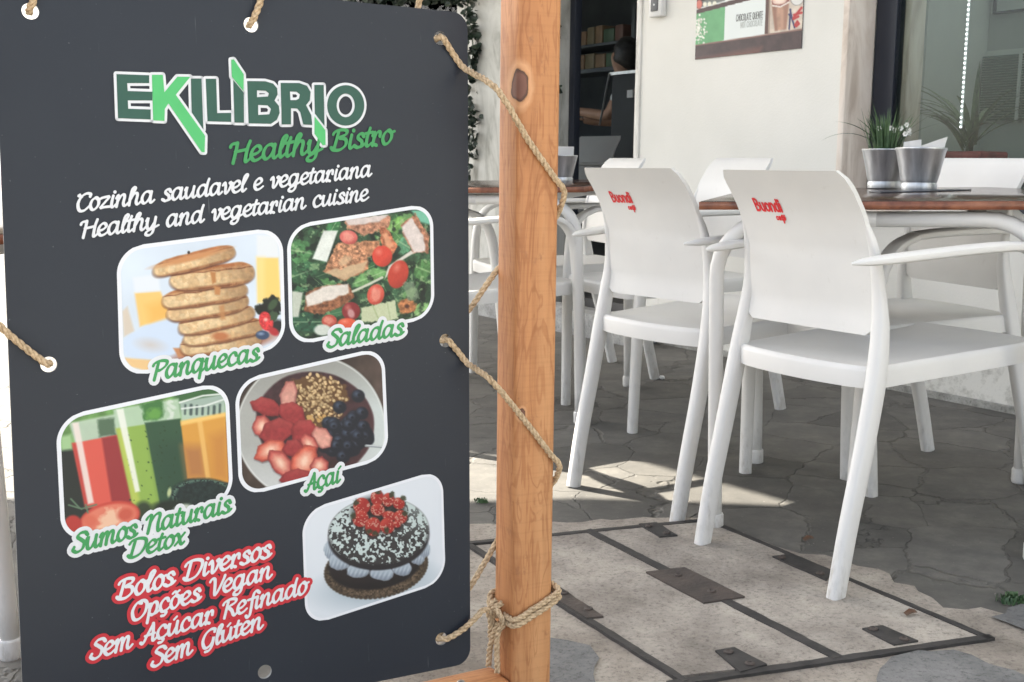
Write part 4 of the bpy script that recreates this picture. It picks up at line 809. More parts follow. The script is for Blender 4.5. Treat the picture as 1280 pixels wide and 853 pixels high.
def curve_mesh(name, loops, z0, z1, mat, parent=None, edge_mat=None):
    cu = bpy.data.curves.new(name, 'CURVE'); cu.dimensions = '2D'; cu.fill_mode = 'BOTH'
    for L in loops:
        sp = cu.splines.new('POLY'); sp.points.add(len(L) - 1); sp.use_cyclic_u = True
        for i, p in enumerate(L): sp.points[i].co = (p[0], p[1], 0, 1)
    cu.extrude = (z1 - z0) / 2; o = bpy.data.objects.new(name, cu); COL.objects.link(o); o.location = (0, 0, 0)
    dg = bpy.context.evaluated_depsgraph_get(); me = bpy.data.meshes.new_from_object(o.evaluated_get(dg)); bpy.data.objects.remove(o); bpy.data.curves.remove(cu)
    me.materials.clear(); me.materials.append(mat)
    for v in me.vertices: v.co.z += (z0 + z1) / 2
    if edge_mat:
        me.materials.append(edge_mat)
        for p in me.polygons:
            if abs(p.normal.z) < .5: p.material_index = 1
    ob = bpy.data.objects.new(name, me); COL.objects.link(ob)
    if parent: ob.parent = parent
    return ob
def rrect(x0, y0, x1, y1, r, n=8):
    pts = []
    for cx, cy, a0 in ((x1 - r, y0 + r, -90), (x1 - r, y1 - r, 0), (x0 + r, y1 - r, 90), (x0 + r, y0 + r, 180)):
        for k in range(n + 1): a = R(a0 + 90 * k / n); pts.append((cx + r * math.cos(a), cy + r * math.sin(a)))
    return pts
HOLES = [(.0398, .9116), (.308, .9182), (.5803, .9221), (.0451, .4864), (.5861, .4911), (.5765, .0457), (.3076, .0463)]
circ = lambda c, r: [(c[0] + r * math.cos(-k * math.pi / 14), c[1] + r * math.sin(-k * math.pi / 14)) for k in range(28)]
curve_mesh('panel', [rrect(0, 0, BWID, BHGT, .024)] + [circ(h, .0098) for h in HOLES], -.005, 0, m_board, board, m_bedge)
def pm(name, c, rough=.45): return flat(name, c, rough, .4)
m_pw = pm('print_white', (.67, .69, .73)); m_pg = pm('print_green', lin((58, 146, 84))); m_plg = pm('print_light_green', lin((78, 180, 108))); m_pdg = pm('print_dark_green', lin((42, 84, 72))); m_pr = pm('print_red', lin((190, 44, 56)))
TXT = [('Healthy Bistro', (.2753, .7374), (.5074, .7726), .030, 'g', None), ('Cozinha saudavel e vegetariana', (.0823, .6736), (.4744, .7263), .0235, 'w', None), ('Healthy and vegetarian cuisine', (.0872, .6412), (.4692, .6931), .0235, 'w', None),
 ('Panquecas', (.1678, .4588), (.3102, .478), .0265, 'g', 'w'), ('Saladas', (.404, .4895), (.5205, .5033), .0265, 'g', 'w'), ('Açaí', (.3693, .2913), (.422, .3003), .026, 'g', 'w'), ('Sumos Naturais', (.0639, .2467), (.2676, .2764), .0265, 'g', 'w'), ('Detox', (.1314, .2307), (.2051, .2409), .0255, 'g', 'w'),
 ('Bolos Diversos', (.1159, .1782), (.3211, .2076), .0275, 'w', 'r'), ('Opções Vegan', (.1314, .1471), (.3216, .1784), .0265, 'w', 'r'), ('Sem Açúcar Refinado', (.0802, .1052), (.3714, .1493), .0265, 'w', 'r'), ('Sem Glúten', (.1557, .0811), (.3078, .1097), .0265, 'w', 'r')]
MATS = {'g': m_pg, 'w': m_pw, 'r': m_pr}
for txt, a, b, cap, fg, ol in TXT:
    par = board
    if ol:
        bm = NB(); script(bm, txt, a, b, cap * .86, bplace, .0012, .0052 if ol == 'w' else .0046)
        par = build('lettering_outline', bm, MATS[ol], board, 0)
        par['label'] = '%s outline behind the words %s' % ('white' if ol == 'w' else 'red', txt)
        if ol == 'r':                                    # thin pale keyline inside the red, as printed
            pass
    bm = NB(); script(bm, txt, a, b, cap * .86, bplace, .0018, 0, 1.0 if ol != 'w' else 1.08)
    o = build('lettering', bm, MATS[fg], par, 0); o['label'] = '%s script reading %s' % ({'g': 'green', 'w': 'white', 'r': 'red'}[fg], txt)
# ---- the logo, drawn as filled shapes with a white keyline; points in photo-scan units mapped to the board
LOGO = [('d', [[(0.1361, 0.8435), (0.1757, 0.8445), (0.1754, 0.8348), (0.1486, 0.8332), (0.149, 0.8236), (0.1789, 0.8243), (0.1786, 0.8135), (0.1487, 0.812), (0.1489, 0.8018), (0.1762, 0.8022), (0.1759, 0.7898), (0.1363, 0.7896)]]), ('d', [[(0.2276, 0.8437), (0.241, 0.8445), (0.2417, 0.78), (0.2275, 0.8008)]]), ('d', [[(0.2463, 0.8446), (0.2598, 0.8454), (0.2601, 0.8018), (0.2784, 0.803), (0.2781, 0.7913), (0.2473, 0.7907)]]), ('d', [[(0.2821, 0.8452), (0.2956, 0.8296), (0.295, 0.791), (0.2825, 0.7907)]]), ('d', [[(0.3005, 0.845), (0.3245, 0.8462), (0.3351, 0.8439), (0.3406, 0.838), (0.341, 0.83), (0.3366, 0.8219), (0.3424, 0.8152), (0.3433, 0.8058), (0.3392, 0.7967), (0.3312, 0.7912), (0.3012, 0.7904)], [(0.3132, 0.8338), (0.3248, 0.8339), (0.3292, 0.8309), (0.3278, 0.8266), (0.313, 0.8249)], [(0.3144, 0.8149), (0.3272, 0.815), (0.3316, 0.8106), (0.3292, 0.8035), (0.3142, 0.802)]]), ('d', [[(0.3455, 0.8453), (0.3711, 0.8466), (0.3817, 0.8437), (0.3867, 0.8358), (0.3854, 0.8248), (0.38, 0.818), (0.387, 0.8052), (0.3882, 0.7921), (0.3758, 0.7923), (0.3718, 0.8083), (0.3676, 0.813), (0.359, 0.8128), (0.3586, 0.7916), (0.3458, 0.791)], [(0.358, 0.8347), (0.3671, 0.835), (0.3717, 0.8317), (0.3704, 0.8262), (0.3664, 0.824), (0.3584, 0.8236)]]), ('d', [[(0.3921, 0.8454), (0.4052, 0.8462), (0.4055, 0.7917), (0.3923, 0.8073)]]), ('d', [[(0.4635, 0.8219), (0.4631, 0.8176), (0.462, 0.8134), (0.4603, 0.8093), (0.458, 0.8055), (0.4552, 0.8021), (0.4519, 0.7992), (0.4483, 0.7968), (0.4443, 0.795), (0.4402, 0.7938), (0.436, 0.7933), (0.4318, 0.7934), (0.4277, 0.7943), (0.4238, 0.7957), (0.4203, 0.7978), (0.4172, 0.8004), (0.4145, 0.8035), (0.4124, 0.8071), (0.4109, 0.8109), (0.41, 0.815), (0.4097, 0.8192), (0.4101, 0.8234), (0.4112, 0.8276), (0.4128, 0.8316), (0.415, 0.8353), (0.4178, 0.8387), (0.421, 0.8417), (0.4246, 0.8441), (0.4285, 0.8459), (0.4326, 0.8472), (0.4368, 0.8478), (0.441, 0.8477), (0.4451, 0.8469), (0.449, 0.8455), (0.4526, 0.8435), (0.4558, 0.8409), (0.4585, 0.8378), (0.4607, 0.8342), (0.4623, 0.8303), (0.4632, 0.8262)], [(0.4496, 0.8212), (0.4494, 0.8187), (0.4489, 0.8163), (0.448, 0.8139), (0.4469, 0.8118), (0.4455, 0.8098), (0.4439, 0.8081), (0.4422, 0.8067), (0.4402, 0.8057), (0.4382, 0.805), (0.4361, 0.8047), (0.4341, 0.8048), (0.4321, 0.8053), (0.4302, 0.8061), (0.4285, 0.8074), (0.4269, 0.8089), (0.4256, 0.8107), (0.4246, 0.8128), (0.4239, 0.815), (0.4234, 0.8174), (0.4233, 0.8199), (0.4235, 0.8224), (0.424, 0.8248), (0.4248, 0.8271), (0.4259, 0.8293), (0.4273, 0.8312), (0.4289, 0.8329), (0.4306, 0.8343), (0.4326, 0.8354), (0.4346, 0.8361), (0.4366, 0.8364), (0.4387, 0.8363), (0.4407, 0.8358), (0.4426, 0.835), (0.4443, 0.8338), (0.4459, 0.8323), (0.4472, 0.8304), (0.4482, 0.8284), (0.449, 0.8261), (0.4494, 0.8237)]]), ('l', [[(0.179, 0.8452), (0.1923, 0.8461), (0.1937, 0.8244), (0.2105, 0.8449), (0.2266, 0.8457), (0.2078, 0.8221), (0.2436, 0.7722), (0.2425, 0.7511), (0.2388, 0.7512), (0.1984, 0.811), (0.1936, 0.8038), (0.1927, 0.7888), (0.1789, 0.7889)]]), ('l', [[(0.28, 0.8709), (0.2833, 0.8716), (0.2959, 0.8534), (0.2954, 0.8317), (0.2803, 0.8493)]]), ('l', [[(0.3916, 0.8037), (0.4065, 0.7859), (0.4065, 0.7663), (0.4024, 0.7656), (0.3912, 0.7806)]])]
lg = bpy.data.objects.new('logo', None); COL.objects.link(lg); lg.parent = board
bm = NB(); k = 0
for c, L in LOGO:
    for loop in L:
        k += 1; P = []
        for i, p in enumerate(loop):                        # white keyline along every contour
            q = loop[(i + 1) % len(loop)]
            ribbon(bm, [p, q], [.0034, .0034], bplace, .0012 + (i % 7) * .00005 + (k % 2) * .0004)
build('logo_keyline', bm, m_pw, lg, 0)
for c, L in LOGO:
    curve_mesh('logo_letter', L, .0018 if c == 'd' else .0021, .0022 if c == 'd' else .0025, m_pdg if c == 'd' else m_plg, lg)
# ---- the food pictures: painted colour grids
class Paint:
    def __init__(s, X, Y, base): s.X, s.Y = X, Y; s.c = np.ones(X.shape + (3,)) * np.array(base, float)
    def mix(s, m, col):
        col = np.array(col, float); s.c = s.c * (1 - m[..., None]) + (col if col.ndim == 3 else col) * m[..., None]
    def noise(s, sc, seed=0, octv=3):
        out = 0; amp = 1; tot = 0
        for o in range(octv):
            x = s.X / sc * 2 ** o + seed * 17.3; y = s.Y / sc * 2 ** o + seed * 7.1; xi, yi = np.floor(x), np.floor(y); fx, fy = x - xi, y - yi; fx = fx * fx * (3 - 2 * fx); fy = fy * fy * (3 - 2 * fy)
            h = lambda a, b: np.mod(np.sin(a * 127.1 + b * 311.7 + seed * 3.7 + o) * 43758.5453, 1.0)
            v = (h(xi, yi) * (1 - fx) + h(xi + 1, yi) * fx) * (1 - fy) + (h(xi, yi + 1) * (1 - fx) + h(xi + 1, yi + 1) * fx) * fy
            out = out + v * amp; tot += amp; amp *= .5
        return out / tot
    def sm(s, d, soft): return np.clip(.5 - d / (2 * soft), 0, 1)
    def ed(s, cx, cy, rx, ry, rot=0):
        a = math.radians(rot); dx, dy = s.X - cx, s.Y - cy; u = (dx * math.cos(a) + dy * math.sin(a)) / rx; v = (-dx * math.sin(a) + dy * math.cos(a)) / ry
        return (np.sqrt(u * u + v * v) - 1) * min(rx, ry), u, v
    def ell(s, cx, cy, rx, ry, col, rot=0, soft=3, a=1, wob=0, seed=1):
        d, u, v = s.ed(cx, cy, rx, ry, rot)
        if wob: d = d + (s.noise(rx * .5, seed) - .5) * wob
        m = s.sm(d, soft) * a; s.mix(m, col); return m, u, v
    def pd(s, pts):
        d = np.full(s.X.shape, 1e9); ins = np.zeros(s.X.shape, bool); n = len(pts)
        for i in range(n):
            ax, ay = pts[i]; bx, by = pts[(i + 1) % n]; ex, ey = bx - ax, by - ay; wx, wy = s.X - ax, s.Y - ay; t = np.clip((wx * ex + wy * ey) / (ex * ex + ey * ey + 1e-9), 0, 1)
            d = np.minimum(d, np.hypot(wx - ex * t, wy - ey * t)); c = ((ay > s.Y) != (by > s.Y)) & (s.X < (bx - ax) * (s.Y - ay) / (by - ay + 1e-12) + ax); ins ^= c
        return np.where(ins, -d, d)
    def poly(s, pts, col, soft=3, a=1, wob=0, seed=1, wsc=20):
        d = s.pd(pts)
        if wob: d = d + (s.noise(wsc, seed) - .5) * wob
        m = s.sm(d, soft) * a; s.mix(m, col); return m
    def line(s, pts, w, col, soft=2, a=1):
        m = np.zeros(s.X.shape)
        for (ax, ay), (bx, by) in zip(pts, pts[1:]):
            ex, ey = bx - ax, by - ay; wx, wy = s.X - ax, s.Y - ay; t = np.clip((wx * ex + wy * ey) / (ex * ex + ey * ey + 1e-9), 0, 1); m = np.maximum(m, s.sm(np.hypot(wx - ex * t, wy - ey * t) - w, soft))
        s.mix(m * a, col)
    def tex(s, m, sc, amt, seed=0, octv=3):
        n = s.noise(sc, seed, octv) - .5; s.c = np.clip(s.c * (1 + (n * 2 * amt * m)[..., None]), 0, 255)
m_photo, t_, b_ = mat_new('printed_photo'); at = N(t_, 'ShaderNodeAttribute', attribute_name='print'); t_.links.new(at.outputs['Color'], b_.inputs['Base Color']); b_.inputs['Roughness'].default_value = .42; b_.inputs['Specular IOR Level'].default_value = .4
def photo_grid(name, quad, px, paint, parent, place, z, rad, n=(230, 180), inset=0, zscale=None, org=None, gain=.80):
    """quad: TL,TR,BR,BL in panel units; px: the same corners in the units of the painter; rounded corners"""
    nx, ny = n; q = [np.array(p) for p in quad]; w = np.linalg.norm(q[1] - q[0]); h = np.linalg.norm(q[3] - q[0])
    ra, rb = rad / w, rad / h; ia, ib = inset / w, inset / h
    B = np.linspace(ib, 1 - ib, ny)[:, None]; d = np.minimum(B - ib, 1 - ib - B) / max(rb - ib, 1e-6); ins = np.where(d < 1, (1 - np.sqrt(np.clip(1 - (1 - d) ** 2, 0, 1))) * (ra - ia), 0)
    A = ia + ins + np.linspace(0, 1, nx)[None, :] * (1 - 2 * ia - 2 * ins)
    Bf = np.broadcast_to(B, A.shape); bil = lambda Q, k: (Q[0][k] * (1 - A) + Q[1][k] * A) * (1 - Bf) + (Q[3][k] * (1 - A) + Q[2][k] * A) * Bf
    S1, T1 = bil(quad, 0), bil(quad, 1)
    bmv = [place(float(a), float(b), z) for a, b in zip(S1.ravel(), T1.ravel())]
    faces = [(j * nx + i, (j + 1) * nx + i, (j + 1) * nx + i + 1, j * nx + i + 1) for j in range(ny - 1) for i in range(nx - 1)]
    me = bpy.data.meshes.new(name); me.from_pydata([tuple(v) for v in bmv], [], faces)
    X = (bil(px, 0) - org[0]) * zscale; Y = (bil(px, 1) - org[1]) * zscale
    c = paint(X, Y) / 255; lm = c.mean(2, keepdims=True); c = np.clip(((lm - .5) * 1.10 + .475) + (c - lm) * .95, 0, 1); c = np.where(c <= .04045, c / 12.92, ((c + .055) / 1.055) ** 2.4) * gain
    ca = me.color_attributes.new('print', 'FLOAT_COLOR', 'POINT'); ca.data.foreach_set('color', np.concatenate([c.reshape(-1, 3), np.ones((c.shape[0] * c.shape[1], 1))], 1).astype(np.float32).ravel())
    return link_mesh(name, me, m_photo, parent)
def p_pancake(X, Y):
    P = Paint(X, Y, (214, 228, 244)); P.tex(1, 260, .04, 3)
    P.poly([(800, 150), (935, 150), (950, 410), (805, 420)], (253, 214, 118), 8); P.poly([(800, 20), (930, 20), (940, 150), (800, 150)], (228, 234, 240), 10); P.poly([(800, 150), (850, 150), (850, 420), (805, 420)], (255, 226, 150), 16, .6)
    P.poly([(80, 360), (225, 350), (290, 500), (110, 560)], (252, 204, 116), 8); P.poly([(150, 440), (260, 400), (290, 500), (170, 540)], (246, 180, 80), 30, .6); P.poly([(70, 270), (215, 250), (225, 350), (80, 360)], (226, 234, 244), 10)
    P.poly([(10, 470), (40, 440), (80, 590), (20, 620)], (216, 204, 188), 8); P.ell(330, 640, 330, 125, (204, 222, 246), -8, 6); P.ell(330, 640, 330, 125, (190, 205, 232), -8, 3, .0); P.ell(170, 670, 60, 28, (206, 196, 190), 10, 26, .8)
    P.poly([(20, 745), (180, 760), (200, 840), (60, 800)], (240, 200, 140), 8)
    P.ell(890, 450, 65, 70, (34, 44, 36), 0, 6, 1, 40); P.ell(830, 460, 40, 34, (30, 36, 30), 0, 6, 1, 20); P.ell(930, 560, 50, 40, (48, 50, 52), 0, 12)
    P.ell(600, 690, 330, 50, (170, 96, 66), -14, 12, .8); P.poly([(300, 690), (340, 690), (450, 720), (330, 745)], (205, 140, 92), 6)
    cks = [((585, 662), 240, 58, -7), ((600, 596), 243, 56, -11), ((560, 524), 238, 56, -13), ((505, 450), 243, 56, -10), ((490, 374), 252, 58, -9), ((530, 266), 252, 66, -7), ((425, 172), 246, 50, -14)]
    for k, ((x, y), rx, ry, ro) in enumerate(cks):
        wv = (P.noise(90, k + 3, 2) - .5) * 16
        for dy, c_, sf in ((9, (92, 48, 32), 6), (0, (228, 196, 148), 4)):
            d, u, v = P.ed(x, y + dy, rx, ry, ro); d = np.maximum((np.abs(u) ** 5 + np.abs(v) ** 2.2) ** (1 / 2.6) - 1, -.99) * ry + wv * .6; m = P.sm(d, sf) * (.9 if dy else 1); P.mix(m, c_)
        P.mix(m * np.clip((u - .05) * 1.0, 0, 1) * .85, (160, 122, 84)); P.mix(m * np.clip(-v * 3 - 1.3, 0, 1), (184, 112, 66)); P.mix(m * np.clip(1 - np.abs(v + .52 + wv / 40) * 9, 0, 1) * .9, (128, 70, 42)); P.mix(m * np.clip(v * 3 - 1.9, 0, 1), (140, 80, 46)); P.mix(m * np.clip(1 - np.hypot((u + .35) * 1.2, (v - .15) * 2.2), 0, 1) * .5, (246, 222, 180)); P.mix(m * (P.noise(34, k + 9, 3) > .58) * .35, (206, 158, 106)); P.tex(m, 20, .12, k)
    P.poly([(515, 235), (550, 240), (552, 300), (530, 310)], (196, 134, 78), 6); P.poly([(540, 320), (580, 330), (575, 375), (545, 372)], (204, 140, 84), 6); P.ell(580, 620, 50, 26, (196, 116, 70), 0, 10, .9); P.poly([(570, 440), (600, 430), (610, 520), (580, 520)], (200, 140, 86), 8, .8)
    m, u, v = P.ell(405, 155, 200, 18, (214, 150, 96), -14, 8); P.ell(390, 124, 8, 9, (60, 50, 46), 0, 3)
    m, u, v = P.ell(858, 530, 42, 60, (226, 62, 66), -20, 4); P.tex(m, 9, .25, 5); P.ell(855, 520, 12, 10, (250, 180, 170), 0, 6); P.ell(905, 590, 34, 22, (196, 52, 60), 30, 6)
    m, u, v = P.ell(835, 612, 42, 27, (64, 84, 118), 0, 4); P.ell(825, 604, 18, 9, (130, 152, 186), 0, 6); P.ell(900, 430, 22, 40, (70, 96, 66), 40, 6); P.ell(905, 500, 25, 30, (72, 96, 70), 0, 6, 1, 20)
    return P.c
def p_salad(X, Y):
    P = Paint(X, Y, (54, 88, 62)); P.tex(1, 60, .55, 2, 4); P.tex(1, 16, .25, 5)
    rr = random.Random(3); gr = [(92, 150, 84), (64, 122, 72), (40, 84, 58), (30, 58, 46), (120, 172, 104), (74, 132, 90)]
    for k in range(46):
        x, y = rr.uniform(0, 900), rr.uniform(90, 820); m, u, v = P.ell(x, y, rr.uniform(35, 85), rr.uniform(18, 48), gr[k % 6], rr.uniform(-70, 70), 5, .85, 36, k); P.mix(m * np.clip(1 - np.abs(v) * 9, 0, 1) * .5, (190, 214, 160))
    for x, y, rx, ry, ro, c in ((65, 290, 75, 70, 10, (88, 150, 92)), (90, 420, 90, 60, -20, (60, 110, 74)), (265, 140, 60, 40, -60, (70, 140, 84)), (650, 130, 60, 36, -40, (124, 182, 92)), (480, 450, 105, 42, -22, (118, 174, 104)), (820, 400, 55, 70, 20, (92, 146, 84)), (820, 650, 60, 50, -30, (140, 190, 116)), (700, 250, 40, 70, 30, (96, 160, 120)), (120, 720, 110, 60, 0, (46, 96, 72))):
        m, u, v = P.ell(x, y, rx, ry, c, ro, 5, .95, 30, int(x)); P.tex(m, 22, .3, int(y)); P.mix(m * np.clip(1 - np.abs(v) * 8, 0, 1) * .5, (206, 226, 180))
    P.mix(np.clip((P.noise(46, 21, 4) - .55) * 7, 0, 1) * .75, (22, 36, 32)); P.mix(np.clip((P.noise(30, 44, 3) - .64) * 9, 0, 1) * .55, (176, 206, 150))
    P.poly([(740, 40), (860, 40), (870, 130), (800, 110)], (120, 196, 168), 8)
    P.poly([(205, 165), (290, 165), (225, 355), (140, 335)], (224, 230, 224), 5); P.tex(P.sm(P.pd([(205, 165), (290, 165), (225, 355), (140, 335)]), 4), 40, .08, 7)
    def chick(pts, top, side, sd, sk):
        m = P.poly(pts, side, 5, 1, 22, sd); P.tex(m, 18, .45, sd, 4); m2 = P.poly(sk, top, 6, .96, 14, sd + 2, 30); P.tex(m2, 30, .08, sd)
    chick([(330, 100), (620, 70), (600, 150), (450, 195), (340, 150)], (216, 204, 200), (186, 132, 104), 11, [(330, 95), (610, 65), (540, 110), (430, 130), (350, 130)])
    chick([(680, 130), (770, 60), (860, 200), (850, 300), (750, 300), (700, 210)], (220, 210, 206), (176, 120, 92), 12, [(680, 140), (745, 90), (820, 190), (835, 290), (760, 300), (705, 200)])
    chick([(290, 240), (540, 225), (560, 300), (470, 330), (480, 400), (330, 470), (205, 410), (230, 350)], (208, 178, 140), (188, 132, 96), 13, [(260, 400), (470, 350), (450, 410), (330, 460), (215, 420)])
    m = P.poly([(290, 245), (430, 240), (470, 330), (300, 400), (235, 375)], (196, 140, 104), 8, .9, 30, 31); P.tex(m, 14, .6, 33, 3); P.ell(330, 350, 40, 26, (222, 190, 150), -30, 8, .7, 20); 
    chick([(545, 140), (590, 150), (655, 260), (610, 330), (550, 250)], (226, 160, 120), (200, 120, 84), 14, [(560, 190), (590, 170), (630, 260), (590, 280)])
    chick([(100, 540), (200, 500), (355, 485), (390, 570), (330, 620), (180, 680), (95, 650)], (226, 220, 212), (150, 98, 68), 15, [(100, 560), (200, 505), (352, 487), (355, 545), (250, 585), (110, 625)])
    P.poly([(575, 460), (600, 380), (740, 285), (760, 300), (640, 370)], (218, 214, 204), 4); P.line([(380, 535), (480, 490), (560, 450)], 7, (206, 208, 190), 3)
    for x, y, rx, ry, ro, c in ((355, 205, 55, 42, 10, (226, 112, 104)), (560, 320, 62, 64, 0, (228, 76, 58)), (660, 430, 62, 88, 20, (206, 70, 52)), (520, 555, 52, 64, 15, (226, 92, 74)), (370, 655, 55, 55, 0, (150, 50, 54)), (240, 715, 45, 38, 0, (200, 84, 70)), (350, 735, 62, 36, 5, (236, 96, 66))):
        m, u, v = P.ell(x, y, rx, ry, c, ro, 4); P.mix(m * np.clip(.5 - np.hypot(u + .35, v + .4), 0, 1) * 1.1, (250, 170, 150)); P.mix(m * np.clip(u * .5 + v * .6 - .2, 0, 1) * .6, (120, 30, 28))
        if x in (355, 520, 240): P.ell(x, y, rx * .6, ry * .6, (240, 170, 150), ro, 8, .6, 20, 8)
    P.ell(370, 670, 20, 28, (214, 170, 170), -20, 6, .8)
    P.poly([(430, 635), (640, 590), (660, 700), (620, 715), (520, 720), (430, 720)], (206, 214, 176), 5, .95, 16); P.line([(500, 620), (545, 720)], 4, (170, 186, 140), 4); P.line([(590, 600), (610, 700)], 3, (176, 190, 150), 4)
    m, u, v = P.ell(715, 625, 55, 46, (190, 124, 78), 0, 6, 1, 26, 5); P.tex(m, 16, .4, 9); P.ell(715, 625, 14, 12, (96, 56, 40), 0, 5); P.ell(200, 770, 50, 34, (206, 214, 206), 0, 6); P.poly([(20, 530), (85, 540), (60, 690), (25, 690)], (196, 204, 190), 6)
    P.poly([(690, 480), (760, 470), (800, 580), (720, 590)], (150, 166, 140), 6, .6, 30, 22); P.tex(1, 7, .04, 77, 2)
    return P.c
def p_juice(X, Y):
    P = Paint(X, Y, (46, 54, 52)); m = P.poly([(-20, 360), (-20, 60), (900, -60), (900, 200), (300, 250)], (120, 172, 96), 10); P.tex(m, 70, .35, 3); P.poly([(560, 60), (860, -10), (860, 110), (600, 150)], (62, 108, 66), 20, .9); P.poly([(20, 280), (70, 270), (80, 345), (25, 350)], (166, 206, 150), 10)
    P.poly([(60, 215), (290, 170), (300, 300), (90, 320)], (196, 214, 198), 6, .85); P.poly([(195, 200), (280, 190), (285, 275), (205, 285)], (70, 100, 74), 8, .8, 14, 2, 24)
    P.poly([(75, 315), (290, 275), (330, 420), (370, 610), (140, 640)], (230, 96, 82), 4); P.poly([(215, 290), (292, 276), (330, 420), (372, 612), (265, 620)], (166, 58, 62), 6); P.poly([(75, 315), (110, 310), (160, 620), (138, 640)], (206, 72, 66), 8)
    P.poly([(75, 215), (105, 212), (178, 610), (150, 618)], (236, 222, 216), 5, .92)
    P.poly([(270, 150), (595, 95), (610, 210), (285, 250)], (186, 212, 186), 6, .9); P.poly([(405, 120), (520, 100), (520, 190), (420, 205)], (74, 132, 72), 8, 1, 24, 6, 30); P.ell(470, 170, 40, 26, (112, 176, 80), -20, 8, .9, 20)
    for k in range(5): P.ell(555 + 8 * math.sin(k * 9), 110 + k * 22, 22, 9, (216, 226, 216), 30 * k, 4, .8, 14, k)
    P.poly([(285, 245), (605, 195), (632, 490), (600, 620), (400, 680), (360, 600)], (150, 186, 84), 4); P.poly([(425, 215), (606, 193), (640, 500), (600, 640), (505, 640)], (58, 96, 70), 5); P.poly([(285, 245), (320, 240), (400, 600), (365, 620)], (188, 206, 92), 10); P.poly([(470, 330), (610, 300), (640, 520), (520, 620)], (50, 84, 66), 40, .6)
    rr = random.Random(6)
    for k in range(46): P.ell(rr.uniform(340, 600), rr.uniform(230, 600), rr.uniform(2, 6), rr.uniform(2, 5), (44, 74, 44), rr.uniform(0, 90), 2, .75)
    P.poly([(285, 150), (320, 145), (402, 555), (378, 560)], (236, 240, 230), 5, .92)
    P.poly([(600, 110), (835, 70), (840, 170), (612, 210)], (188, 204, 200), 6, .8)
    for k in range(7): P.line([(630 + k * 30, 120 + rr.uniform(0, 20)), (628 + k * 30, 170)], rr.uniform(3, 8), (60, 78, 80), 4, .8)
    P.line([(600, 115), (720, 80), (835, 68)], 4, (232, 238, 236), 3); P.line([(612, 145), (730, 130), (835, 95)], 4, (226, 234, 230), 3)
    P.poly([(606, 212), (840, 165), (856, 510), (640, 490)], (228, 164, 68), 4); P.poly([(615, 330), (720, 330), (740, 490), (640, 490)], (186, 124, 74), 30, .9); P.poly([(690, 200), (715, 195), (760, 490), (735, 490)], (242, 190, 104), 5, .9); P.poly([(760, 280), (845, 250), (855, 500), (770, 490)], (206, 136, 64), 30, .7); P.poly([(606, 205), (840, 160), (840, 180), (608, 228)], (250, 204, 112), 6)
    m, u, v = P.ell(740, 590, 190, 100, (36, 56, 56), 5, 8); P.tex(m, 12, .3, 4); P.mix(m * np.clip(1 - np.abs(np.hypot(u, v) - .9) * 9, 0, 1) * (P.noise(9, 4) > .5), (96, 128, 112)); P.ell(548, 560, 10, 24, (190, 204, 150), 10, 4); P.ell(570, 640, 110, 40, (40, 54, 46), 0, 10); P.ell(620, 645, 50, 26, (196, 206, 190), -10, 8); P.ell(420, 650, 40, 44, (58, 74, 52), 0, 12)
    m, u, v = P.ell(255, 690, 150, 82, (214, 78, 66), -14, 4); P.ell(255, 690, 135, 68, (232, 128, 104), -14, 6); P.poly([(190, 740), (240, 650), (300, 640), (310, 700), (250, 760)], (242, 200, 168), 14, .9, 40, 3); P.ell(330, 670, 40, 30, (214, 96, 76), -20, 10); P.ell(160, 700, 32, 30, (226, 112, 88), 0, 10); P.ell(80, 715, 40, 44, (196, 62, 56), 0, 6)
    for a in ((60, 620, 120, 640), (120, 640, 190, 620), (140, 620, 150, 660), (70, 590, 110, 635)): P.line([(a[0], a[1]), (a[2], a[3])], 4, (104, 134, 108), 3)
    P.tex(1, 8, .0, 31, 2); return P.c
